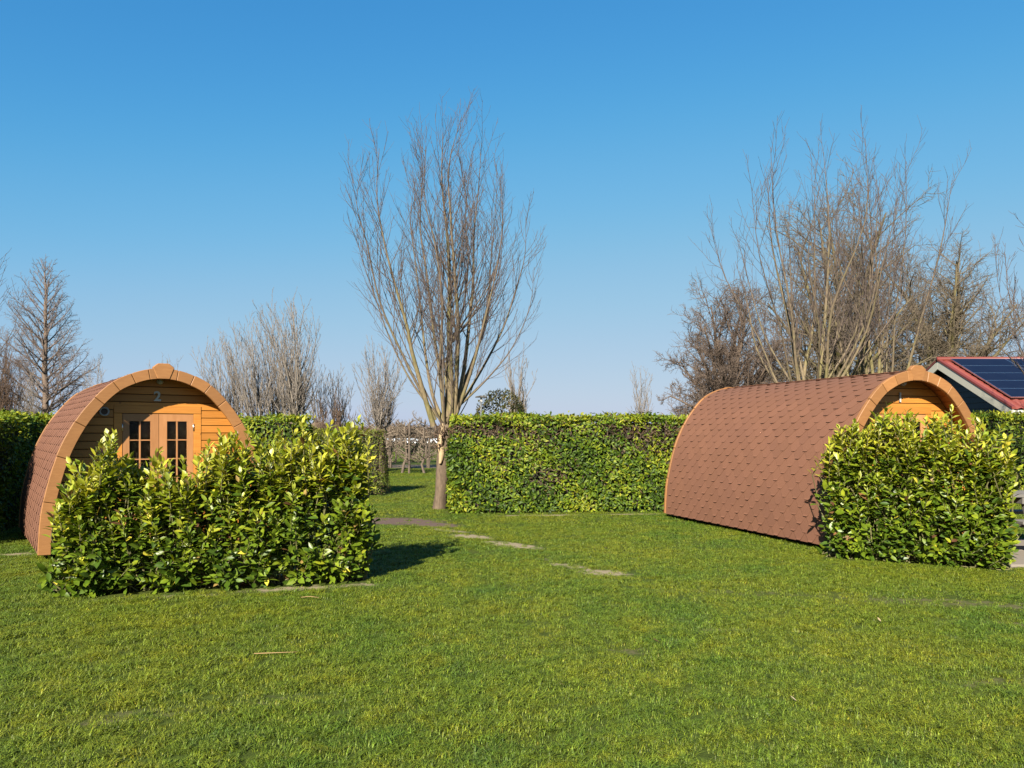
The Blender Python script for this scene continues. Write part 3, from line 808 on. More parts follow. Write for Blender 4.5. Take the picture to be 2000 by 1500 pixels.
M['bark_hedge'] = bark_mat('hedge_bark', (.14, .10, .07), (.14, .10, .07))
def br_center(s, z, Ln, H):
    a = np.exp(-((z - (H - .27)) / .13) ** 2) * (.62 + .33 * np.sin(s * 1.9 + .6))
    a += .7 * np.exp(-(((s - 1.9) / .38) ** 2 + ((z - .72) / .20) ** 2)) + .5 * np.exp(-(((s - 1.0) / .3) ** 2 + ((z - 1.0) / .12) ** 2))
    a += .5 * np.exp(-(((s - 3.9) / .6) ** 2 + ((z - 1.35) / .25) ** 2)) + .35 * np.exp(-(((s - 1.6) / .5) ** 2 + ((z - 1.4) / .15) ** 2))
    return np.clip(a, 0, .85) + .02
HT = .72 * np.array([(.040, .080, .006), (.095, .170, .009), (.175, .250, .012), (.280, .320, .016), (.390, .385, .022)])
hedge((-1.22, 15.32), (4.15, 15.92), .50, 1.90, 'long clipped laurel hedge with brown cut twigs between willow and long pod', 21, 1150, tints=HT, brown=br_center)
hedge((-9.75, 16.6), (-7.95, 10.0), .48, 1.88, 'dark shaded clipped hedge beside the smaller pod at the left edge', 22, 680, tints=HT, front=.4, back=1.0)
hedge((-9.2, 16.85), (-4.45, 16.95), .48, 1.92, 'sunlit clipped hedge directly behind the smaller pod', 23, 700, tints=HT, back=.2)
hedge((-5.3, 19.6), (-3.25, 19.7), .55, 1.63, 'lower fine leaved hedge end behind the leggy laurel bush', 24, 1500, leaf=(.045, .065), tints=.60 * np.array([(.12, .17, .018), (.18, .23, .022), (.24, .26, .028), (.29, .28, .03)]), brown=lambda s, z, Ln, H: np.clip(.1 + .5 * (s / Ln) ** 3, 0, 1), name='beech_hedge')
hedge((8.6, 19.0), (15.6, 19.15), .50, 2.02, 'clipped laurel hedge in front of the red roofed barn', 25, 680, tints=HT, back=.2)

# ------------------------------------------------------------------ trees
def vnorm(d):
    n = math.sqrt(d[0] * d[0] + d[1] * d[1] + d[2] * d[2]) or 1e-9
    return (d[0] / n, d[1] / n, d[2] / n)

def perp(d, rr):
    while True:
        a = (rr.gauss(0, 1), rr.gauss(0, 1), rr.gauss(0, 1)); k = a[0] * d[0] + a[1] * d[1] + a[2] * d[2]
        p = (a[0] - k * d[0], a[1] - k * d[1], a[2] - k * d[2])
        if p[0] ** 2 + p[1] ** 2 + p[2] ** 2 > .01: return vnorm(p)

def along(pts, t):
    f = t * (len(pts) - 1); i = min(int(f), len(pts) - 2); f -= i
    a, b = pts[i], pts[i + 1]
    return tuple(a[k] + (b[k] - a[k]) * f for k in range(3)), vnorm(tuple(b[k] - a[k] for k in range(3)))

def spawn(T, pts, rads, L, level, S, rr):
    "side branches of a finished branch"
    if level >= len(S): return
    sp = S[level]
    n = sp['n'] if isinstance(sp['n'], int) else max(1, int(sp['n'] * L + rr.random()))
    for k in range(n):
        t = sp.get('t0', .2) + (1 - sp.get('t0', .2)) * (k + rr.random()) / n; t = min(t, .98)
        p, d = along(pts, t); rl = rads[0] + (rads[-1] - rads[0]) * t
        a = R(rr.uniform(*sp['ang'])); q = perp(d, rr)
        nd = vnorm(tuple(d[i] * math.cos(a) + q[i] * math.sin(a) for i in range(3)))
        l = (sp['len'] * L if sp.get('rel', True) else sp['len']) * (1 - sp.get('taper', .55) * t) * rr.uniform(.6, 1.25)
        grow(T, p, nd, l, max(min(rl * sp.get('rr', .6), sp.get('rmax', 9)), sp['rmin']), level, S, rr)

def grow(T, p, d, L, r, level, S, rr):
    sp = S[level]; n = sp.get('seg', 4); wig = sp.get('wig', .1); up = sp.get('up', .1); st = L / n
    pts = [p]; out = sp.get('bend', None)
    for i in range(n):
        d = vnorm((d[0] + rr.gauss(0, wig), d[1] + rr.gauss(0, wig), d[2] + rr.gauss(0, wig) + up))
        p = (p[0] + d[0] * st, p[1] + d[1] * st, p[2] + d[2] * st); pts.append(p)
    e = max(r * sp.get('tip', .4), sp['rmin'] * .6)
    rads = [r + (e - r) * i / n for i in range(n + 1)]
    T.add(pts, rads, sp.get('sides', 3))
    spawn(T, pts, rads, L, level + 1, S, rr)

def smooth(P, n=5):
    return [tuple(q) for q in catmull(P, n)]

BK_WILLOW = bark_mat('willow_bark', (.190, .145, .082), (.105, .078, .066), .006, .045, (.165, .145, .055))
BK_TRUNK = bark_mat('old_willow_bark', (.128, .092, .062), (.128, .092, .062))
BK_FAR = bark_mat('far_willow_bark', (.22, .185, .135), (.20, .170, .145), .006, .05)
BK_OAK = bark_mat('oak_bark', (0.1248, 0.1014, 0.0507), (0.1443, 0.1131, 0.0780), .012, .10, (.16, .145, .045))
BK_BROWN = bark_mat('brown_twig_bark', (0.1209, 0.0780, 0.0507), (0.1209, 0.0780, 0.0530), .01, .06)
BK_RED = bark_mat('redwood_bark', (.16, .115, .085), (.165, .128, .112), .01, .08)
BK_PEAR = bark_mat('fruit_tree_bark', (.13, .10, .075), (.22, .172, .125), .006, .04)

def willow_trunk(root, H, r0, rr, head=1.25, bark=BK_WILLOW, lean=(0, 0)):
    mb = MB(); k = 14; n = 16; vs = []
    for i in range(n + 1):
        t = i / n; z = -.05 + (H + .06) * t
        r = r0 * (1 + .25 * math.exp(-t * 14)) * (1 + (head - 1) * max(0, (t - .62) / .38) ** 1.5) * (1 if i < n else .62)
        for j in range(k):
            a = 2 * math.pi * j / k
            rj = r * (1 + .10 * math.sin(3 * a + t * 5) + .06 * math.sin(7 * a - t * 9) + rr.gauss(0, .035 + .05 * (t > .7)))
            vs.append((rj * math.cos(a) + lean[0] * t, rj * math.sin(a) + lean[1] * t, z))
    fs = [(i * k + j, i * k + (j + 1) % k, (i + 1) * k + (j + 1) % k, (i + 1) * k + j) for i in range(n) for j in range(k)]
    fs.append(tuple(n * k + j for j in range(k)))
    me = MB().add(vs, fs).mesh('trunk', 0, True)
    a = me.attributes.new('rad', 'FLOAT', 'POINT'); a.data.foreach_set('value', [1.0] * len(me.vertices))
    return link('trunk', me, root, BK_TRUNK)

WS = [None,
      dict(n=4.3, t0=.26, ang=(18, 46), len=.31, taper=.55, rr=.30, rmin=.0046, wig=.075, up=.16, seg=5, sides=4, tip=.45),
      dict(n=6.5, t0=.10, ang=(22, 48), len=.46, taper=.45, rr=.5, rmin=.0030, wig=.09, up=.14, seg=3, sides=3, tip=.6),
      ]
def far_spec(k=1.0, n1=3.6, n2=6.0, rmin=.0062):
    return [None, dict(n=n1 * k, t0=.12, ang=(14, 36), len=.32, taper=.65, rr=.5, rmin=rmin * 1.3, wig=.05, up=.15, seg=4, sides=3),
            dict(n=n2 * k, t0=.1, ang=(20, 45), len=.42, taper=.4, rr=.6, rmin=rmin, wig=.08, up=.12, seg=2, sides=3)]

def pollard(loc, trunk_h, r0, n, top, spread, label, seed, S=None, bark=BK_WILLOW, explicit=(), lean=(0, 0), shoot_r=.045, name='willow_tree', group=None, cat='tree', head=1.25, trunk=True, low=.72, skew=(0, 0), fan=False):
    rr = random.Random(seed); root = empty(name, loc); tag(root, label, cat, group)
    if trunk: willow_trunk(root, trunk_h, r0, rr, head, bark, lean)
    S = S or WS
    hx, hy = lean
    def shoot(pts, r, k=1.0):
        T = Tubes(); L = sum(math.dist(a, b) for a, b in zip(pts, pts[1:]))
        rads = [max(r * (1 - .93 * (i / (len(pts) - 1)) ** .75), .0048) for i in range(len(pts))]
        T.add(pts, rads, 8 if r > .03 else 5)
        spawn(T, pts, rads, L, 1, S, rr)
        T.obj('branch', bark, root)
    for pts, r in explicit: shoot(smooth(pts, 4), r)
    for i in range(n):
        a = 2 * math.pi * (i + rr.random() * .7) / n * 2.399; s = math.sqrt((i + .5) / n) if n > 1 else 0
        rad = spread * s * rr.uniform(.8, 1.1); H = (top - trunk_h) * (1 - (1 - low) * s ** 2) * rr.uniform(.82, 1.02)
        ca, sa = math.cos(a), math.sin(a); b = r0 * .75 * s
        ex = skew[0] * H; ey = skew[1] * H
        P = [(hx + ca * b, hy + sa * b, trunk_h - .06), (hx + ca * (b + rad * .22), hy + sa * (b + rad * .22), trunk_h + H * .10),
             (hx + ca * rad * (.42 if fan else .62) + ex * .3, hy + sa * rad * (.42 if fan else .62) + ey * .3, trunk_h + H * .38), (hx + ca * rad * (.72 if fan else .9) + ex * .65, hy + sa * rad * (.72 if fan else .9) + ey * .65, trunk_h + H * .70),
             (hx + ca * rad * .98 + ex, hy + sa * rad * .98 + ey, trunk_h + H)]
        P = [(x + rr.gauss(0, .09) * (i_ > 0), y + rr.gauss(0, .09) * (i_ > 0), z) for i_, (x, y, z) in enumerate(P)]
        shoot(smooth(P, 3), shoot_r * rr.uniform(.6, 1.1) * (1.1 - .3 * s))
    return root

# the lone pollard willow at the hedge end
def wl(pts, dy=0.0):
    "limb from photo-plane sketch at the willow's own depth, bowed towards or away from the viewer"
    Y = 15.85; out = []
    for i, (u, v) in enumerate(pts):
        if v < 560: v = 560 - (560 - v) * .86
        u = 868 + (u - 868) * (.97 if v > 560 else .95)
        f = i / (len(pts) - 1); x, y, z = at(u, v, Y); out.append((x + 1.50, dy * math.sin(f * 1.9) * 1.0, z))
    return out
WIL = [(wl([(846, 832), (828, 770), (806, 690), (797, 640), (772, 560), (752, 470), (738, 370), (742, 265)], -.5), .062),
       (wl([(866, 825), (842, 770), (826, 690), (815, 600), (800, 480), (790, 390), (800, 300)], .6), .045),
       (wl([(868, 820), (856, 730), (838, 620), (822, 500), (808, 400), (812, 290), (812, 245)], .9), .045),
       (wl([(882, 830), (880, 740), (877, 640), (878, 540), (872, 430), (862, 320), (864, 210)], .1), .088),
       (wl([(886, 830), (893, 740), (897, 640), (890, 520), (884, 420), (880, 300), (905, 190)], -.35), .062),
       (wl([(888, 820), (905, 730), (915, 640), (925, 540), (926, 430), (935, 330), (942, 225)], .5), .058),
       (wl([(890, 815), (925, 720), (948, 640), (975, 540), (988, 440), (985, 330)], -.6), .042),
       (wl([(890, 805), (940, 725), (985, 640), (1015, 560), (1034, 480), (1036, 390)], .35), .036),
       (wl([(890, 800), (950, 745), (1005, 680), (1040, 600), (1052, 520)], -.2), .028),
       (wl([(855, 815), (800, 745), (755, 660), (715, 560), (690, 480), (682, 420)], .3), .030),
       (wl([(850, 820), (790, 700), (748, 600), (722, 480), (704, 400), (712, 320)], -.8), .034),
       (wl([(868, 820), (862, 720), (868, 600), (855, 480), (835, 380), (838, 270)], -.7), .042),
       (wl([(885, 820), (912, 730), (950, 620), (960, 500), (968, 400), (975, 290)], .9), .040),
       (wl([(875, 815), (870, 700), (900, 600), (912, 480), (905, 380), (915, 250)], .95), .042)]
wtree = pollard((-1.50, 15.85, 0), 1.78, .128, 10, 7.3, 1.7, 'tall lone pollard willow with split trunk at the hedge end', 31, None, BK_WILLOW, WIL, (.14, 0), .03)
# pale torn strip where a limb broke away, and the burr beside it
mb = MB(); vs = []; n = 16
for i in range(n + 1):
    t = i / n; z = .95 + .82 * t; w = .055 * math.sin(math.pi * min(1, .12 + t * .85)) + .008; cx = .03 + .05 * t + .015 * math.sin(t * 9); y = -.175 - .03 * t
    vs += [(cx - w, y + .03, z), (cx - w * .4, y - .012, z), (cx + w * .5, y - .008 - .01 * math.sin(i * 2.3), z), (cx + w, y + .03, z)]
mb.add(vs, [(i * 4 + j, i * 4 + j + 1, i * 4 + j + 5, i * 4 + j + 4) for i in range(n) for j in range(3)])
o = mb.obj('torn_wood', plain('bare_wood', (0.3588, 0.2652, 0.1482), .7, 0, .25, 30), wtree, smooth=True); o['label'] = 'pale bare strip of torn wood on the trunk'
T = Tubes(); rr = random.Random(4)
for i in range(90):
    a = rr.uniform(-2.7, .4); z = rr.uniform(1.25, 1.72); r_ = .19 + .02 * rr.random(); p = (.14 * z / 1.78 + r_ * math.cos(a) , r_ * math.sin(a), z)
    d = (math.cos(a) * .05 + rr.gauss(0, .03), math.sin(a) * .05, rr.gauss(.01, .05))
    T.add([p, tuple(p[k] + d[k] for k in range(3)), tuple(p[k] + d[k] * 1.6 + (0, 0, .02)[k] for k in range(3))], [.013, .009, .004], 5)
T.obj('burr', BK_BROWN, wtree)

FW = far_spec()
GR = 'pollard willows beyond the lawn'
FW19 = [None, dict(n=2.6, t0=.32, ang=(14, 40), len=.29, taper=.5, rr=.32, rmin=.0056, wig=.08, up=.15, seg=5, sides=4), dict(n=5.2, t0=.1, ang=(20, 46), len=.45, taper=.4, rr=.55, rmin=.0042, wig=.08, up=.12, seg=3, sides=3)]
pollard((*at(1585, 843, 19.3)[:2], 0), 2.2, .30, 17, 9.1, 3.0, 'wide pollard willow with pale stems behind the middle of the long pod', 41, FW19, BK_WILLOW, shoot_r=.075, low=.62, group=GR, skew=(.01, 0))
pollard((*at(1705, 843, 20.2)[:2], 0), 2.2, .28, 12, 9.0, 1.9, 'pollard willow with pale stems rising behind the long pod front', 42, FW19, BK_WILLOW, shoot_r=.07, low=.8, group=GR)
pollard((10.95, 14.9, 0), 1.9, .20, 20, 6.4, 1.9, 'bare willow leaning in at the right edge before the barn', 43, FW19, BK_WILLOW, shoot_r=.04, low=.6, group=GR)
pollard((-14.1, 18.0, 0), 2.0, .22, 20, 7.2, 2.6, 'bare willow reaching in at the left edge of the photo', 44, FW19, BK_WILLOW, shoot_r=.045, low=.65, group=GR)
def far(u, Y, top_v, half_px, n, label, seed, th=2.0, skew=(0, 0), low=.75, r=.045, S=None, r0=.25):
    x = (u - 1000) / 1500 * Y; top = 1.6 + (843 - top_v) / 1500 * Y
    return pollard((x, Y, 0), th, r0, int(n * 1.5), top, half_px / 1500 * Y, label, seed, S or FW, BK_FAR, shoot_r=r, low=low, group=GR, skew=skew, fan=True)
far(575, 30, 565, 75, 14, 'tall grey willow fan behind the hedge, tallest left of the lone willow', 51, skew=(-.06, 0), r=.06)
far(500, 31, 615, 80, 13, 'grey willow fan leaning away just behind the smaller pod', 52, skew=(-.10, 0))
far(430, 33, 650, 55, 9, 'small grey willow fan rising directly over the smaller pod arch', 53, skew=(-.08, 0))
far(538, 32, 600, 60, 11, 'grey willow fan wedged between the tallest fan and its neighbour', 59, skew=(-.07, 0))
far(465, 34, 640, 50, 10, 'pale willow fan at the right shoulder of the smaller pod arch', 60, skew=(-.08, 0))
far(622, 33, 700, 38, 9, 'short pale willow at the right foot of the tallest fan', 65, skew=(-.03, 0), r=.035)
far(742, 31, 655, 66, 24, 'round willow fan standing over the low hedge end', 54, th=1.75, low=.55, r=.035)
far(660, 34, 715, 42, 14, 'short brownish willow between the two grey willow fans', 55, th=1.6, low=.7, r=.035)
far(1010, 30, 672, 42, 10, 'slender willow behind the evergreen shrub', 56, th=2.0, low=.7)
far(1255, 36, 690, 36, 9, 'thin bare willow beyond the clipped hedge near the long pod', 57, th=1.6, low=.55, r=.04)
far(325, 44, 690, 40, 9, 'faint bare treetop peeking over the smaller pod roof', 58, th=2.0, low=.8)

def shrub(u, Y, top_v, half_px, n, label, seed, bark, S=None, cat='shrub', name='bare_shrub'):
    x = (u - 1000) / 1500 * Y; top = 1.6 + (843 - top_v) / 1500 * Y
    return pollard((x, Y, 0), .15, .3, n, top, half_px / 1500 * Y, label, seed, S or far_spec(1.1), bark, shoot_r=.03, low=.6, name=name, trunk=False, cat=cat)
shrub(655, 27, 765, 55, 34, 'rusty brown bare shrub above the low hedge', 61, BK_BROWN)
shrub(5, 36, 655, 40, 46, 'dense brown bare shrub at the left edge beyond the hedge', 62, BK_BROWN)
shrub(190, 40, 705, 45, 20, 'thin grey shrubs beside the conical tree and the pod roof', 63, BK_FAR)
shrub(55, 39, 700, 30, 18, 'thin grey shrub left of the conical tree trunk', 64, BK_FAR)

# conical deciduous conifer
def cone_tree(u, Y, top_v, label, seed):
    rr = random.Random(seed); x = (u - 1000) / 1500 * Y; H = 1.6 + (843 - top_v) / 1500 * Y
    root = empty('larch_tree', (x, Y, 0)); tag(root, label, 'tree')
    T = Tubes(); n = 14
    T.add([(rr.gauss(0, .03), rr.gauss(0, .03), H * i / n) for i in range(n + 1)], [.20 * (1 - i / n) ** .8 + .012 for i in range(n + 1)], 9); T.obj('trunk', BK_RED, root)
    S = [dict(rmin=.012, wig=.05, up=.045, seg=7, sides=4, tip=.25), dict(n=5.5, t0=.2, ang=(25, 60), len=.36, taper=.5, rr=.5, rmin=.009, wig=.12, up=.07, seg=3, sides=3),
         dict(n=13.0, t0=.1, ang=(30, 75), len=.45, taper=.3, rr=.6, rmin=.006, wig=.15, up=.05, seg=2, sides=3)]
    k = 74
    for i in range(k):
        t = .16 + .82 * (i / k) ** .95; z = H * t; a = i * 2.4 + rr.uniform(-.4, .4)
        L = 3.1 * (1 - ((t - .16) / .86) ** 1.6) ** .8 * rr.uniform(.75, 1.1) * min(1, .72 + t) + .3
        el = R(16 + 42 * t)
        T = Tubes(); grow(T, (0, 0, z), (math.cos(a) * math.cos(el), math.sin(a) * math.cos(el), math.sin(el)), L, .055 * (1.1 - t) + .014, 0, S, rr); T.obj('branch', BK_RED, root)
cone_tree(88, 42, 510, 'tall conical bare tree with straight trunk left of the smaller pod', 71)

# broad oaks behind
def oak(u, Y, top_v, half_px, label, seed, bark=BK_OAK, dense=1.0, trunk_r=.42):
    rr = random.Random(seed); x = (u - 1000) / 1500 * Y; H = 1.6 + (843 - top_v) / 1500 * Y; W_ = half_px / 1500 * Y
    root = empty('oak_tree', (x, Y, 0)); tag(root, label, 'tree', 'broad bare trees behind the long pod')
    T = Tubes(); th = H * .24
    T.add([(rr.gauss(0, .05), rr.gauss(0, .05), th * i / 6 * 1.1) for i in range(7)], [trunk_r * (1.25 - .07 * i) for i in range(7)], 10); T.obj('trunk', bark, root)
    S = [dict(rmin=.05, wig=.05, up=.01, seg=7, sides=5, tip=.2),
         dict(n=11, t0=.22, ang=(25, 60), len=.42, taper=.25, rr=.5, rmin=.022, wig=.13, up=.05, seg=5, sides=4),
         dict(n=int(10 * dense), t0=.12, ang=(28, 65), len=.48, taper=.25, rr=.55, rmin=.013, wig=.18, up=.05, seg=4, sides=3),
         dict(n=int(7 * dense), t0=.12, ang=(30, 70), len=.55, taper=.3, rr=.65, rmin=.0085, wig=.24, up=.03, seg=2, sides=3)]
    k = 29
    for i in range(k):
        f = (i + .5) / k; a = i * 2.4 + rr.uniform(-.3, .3); el = R(88 - 92 * f ** .8 + rr.uniform(-5, 5)); el = max(el, R(2))
        c, s = math.cos(el), math.sin(el)
        L = 1.0 / math.sqrt((c / W_) ** 2 + (s / (H - th)) ** 2) * .88
        T = Tubes(); grow(T, (0, 0, th * (.7 + .4 * (1 - f))), (math.cos(a) * c, math.sin(a) * c, s), L, trunk_r * (.5 - .22 * f), 0, S, rr); T.obj('limb', bark, root)
    return root
oak(1640, 42, 360, 190, 'tallest broad bare oak behind the long pod', 81)
oak(1850, 44, 445, 165, 'broad bare oak with spreading crown above the barn ridge', 82)
oak(1425, 41, 555, 135, 'low rounded brownish bare oak left of the pale willow stems', 83, bark_mat('brown_oak_bark', (0.1092, 0.0780, 0.0546), (0.1287, 0.0936, 0.0718), .012, .1), 1.1, .35)

# evergreen mound behind the hedge
def evergreen(u, Y, top_v, half_px, label, seed):
    r = np.random.default_rng(seed); x = (u - 1000) / 1500 * Y; H = 1.6 + (843 - top_v) / 1500 * Y; W_ = half_px / 1500 * Y
    root = empty('evergreen_shrub', (x, Y, 0)); tag(root, label, 'shrub')
    n = 6000; a = r.uniform(0, 6.283, n); z = r.uniform(.1, 1, n); q = np.sqrt(1 - np.clip(z, 0, 1) ** 3.0) * .92 + .08
    lump = 1 + .10 * np.sin(a * 4 + z * 6) + .07 * np.sin(a * 9 - z * 11)
    rad = W_ * q * lump * (1 - r.exponential(.06, n)); P = np.column_stack([rad * np.cos(a), rad * np.sin(a), H * z * (1 + .03 * np.sin(a * 6))])
    Nn = norm(np.column_stack([np.cos(a), np.sin(a), z * 1.2]) + r.normal(0, .5, (n, 3))); D = norm(r.normal(0, .7, (n, 3)) + np.array([0, 0, .5]))
    L = r.uniform(.06, .10, n); T = np.array([(.050, .060, .014), (.085, .085, .020), (.12, .105, .028), (.13, .095, .035)])[r.integers(0, 4, n)] * r.uniform(.7, 1.2, (n, 1))
    V, F, C = leaf_cloud(P, D, Nn, L, L * .45, T, 3); tag(link('foliage', mesh_np('foliage', V, F, tint=C), root, M['hedge']), kind='stuff')
    T = Tubes(); rr = random.Random(seed)
    for i in range(14):
        b = rr.uniform(0, 6.28); T.add([(0, 0, 0), (W_ * .3 * math.cos(b), W_ * .3 * math.sin(b), H * .4), (W_ * .6 * math.cos(b), W_ * .6 * math.sin(b), H * .75)], [.05, .03, .015], 5)
    T.obj('stems', BK_BROWN, root)
evergreen(978, 22, 768, 68, 'dark evergreen mound showing above the clipped hedge', 91)

# ------------------------------------------------------------------ orchard seen through the gap
def pear(x, Y, H, label, seed, grp):
    rr = random.Random(seed); root = empty('fruit_tree', (x, Y, 0)); tag(root, label, 'fruit tree', grp)
    T = Tubes(); pts = [(rr.gauss(0, .04), rr.gauss(0, .04), H * i / 6) for i in range(7)]; T.add(pts, [.055 - .006 * i for i in range(7)], 7); T.obj('trunk', BK_PEAR, root)
    S = [dict(rmin=.014, wig=.22, up=.10, seg=5, sides=4, tip=.5), dict(n=7, t0=.15, ang=(30, 80), len=.42, taper=.3, rr=.6, rmin=.009, wig=.25, up=.12, seg=3, sides=3),
         dict(n=4, t0=.2, ang=(30, 70), len=.5, taper=.2, rr=.7, rmin=.006, wig=.2, up=.12, seg=2, sides=3)]
    T = Tubes()
    for i in range(22):
        a = rr.choice([0, math.pi]) + rr.gauss(0, .5); z = H * rr.uniform(.2, .95)
        grow(T, (0, 0, z), vnorm((math.cos(a), math.sin(a), rr.uniform(0, .5))), rr.uniform(.35, .7), .022, 0, S, rr)
    T.obj('branches', BK_PEAR, root)
rr = random.Random(8)
row_words = {29.5: 'first', 34.0: 'second', 39.0: 'third'}
for Y in (29.5, 34.0, 39.0):
    xs = np.arange(-7.0, 0.3, .74) + (Y - 29.5) * -.12
    xs = [x for x in xs if 725 < 1000 + x / Y * 1500 < 850][::-1]
    for i, x in enumerate(xs):
        pear(x + rr.uniform(-.1, .1), Y, rr.uniform(1.6, 2.1), 'gnarled fruit tree, %s from the willow trunk in the %s orchard row' % (('nearest', 'second', 'third', 'fourth', 'fifth', 'sixth')[i], row_words[Y]), 100 + int(Y) * 10 + i, '%s orchard row' % row_words[Y])
for u, Y, v0, lab in ((799, 29.2, 826, 'tall dark orchard post in the gap left of the willow'), (838, 33.6, 835, 'orchard post just left of the willow trunk'), (760, 33.7, 838, 'orchard post near the low hedge end')):
    x, _, z = at(u, v0, Y)
    p = empty('orchard_post', (x, Y, 0)); tag(p, lab, 'post', 'orchard posts')
    MB().tube([(0, 0, -.05), (.02, 0, z)], .042, 9).obj('shaft', M['post'], p); MB().tube([(.02, 0, z), (.02, 0, z + .03)], [.041, .02], 9).obj('cap', M['post'], p)
# glasshouse and far wood on the horizon
gh = empty('crop_tunnel', (-13, 104, 0)); tag(gh, 'low pale crop tunnel far beyond the orchard', 'tunnel')
gm = plain('pale_film', (.60, .64, .68), .3, 0, .1, 1)
MB().prism([(1.0 * math.cos(a), .08 + .62 * math.sin(a)) for a in np.linspace(0, math.pi, 13)], -5, 6, 'x').obj('film_cover', gm, gh, smooth=False)
for k in range(12): MB().prism([(1.03 * math.cos(a), .08 + .65 * math.sin(a)) for a in np.linspace(0, math.pi, 13)], -5 + k, -4.95 + k, 'x').obj('hoop', M['steel'], gh)
T = Tubes(); rr = random.Random(77)
for i in range(330):
    x = rr.uniform(-45, 10); Y = rr.uniform(150, 172); h = rr.uniform(1.9, 3.4)
    T.add([(x, Y, 0), (x, Y, h * .5), (x, Y, h)], [.16, .1, .04], 3)
    for k in range(16):
        a = rr.uniform(0, 6.28); l = rr.uniform(.8, 1.9); z = rr.uniform(.3, h * .85)
        T.add([(x, Y, z), (x + math.cos(a) * l, Y + math.sin(a) * l, z + rr.uniform(.2, 1.0))], [.08, .04], 3)
tag(T.obj('distant_wood', BK_BROWN), 'low brown line of far bare woodland on the horizon', 'woodland', kind='stuff')

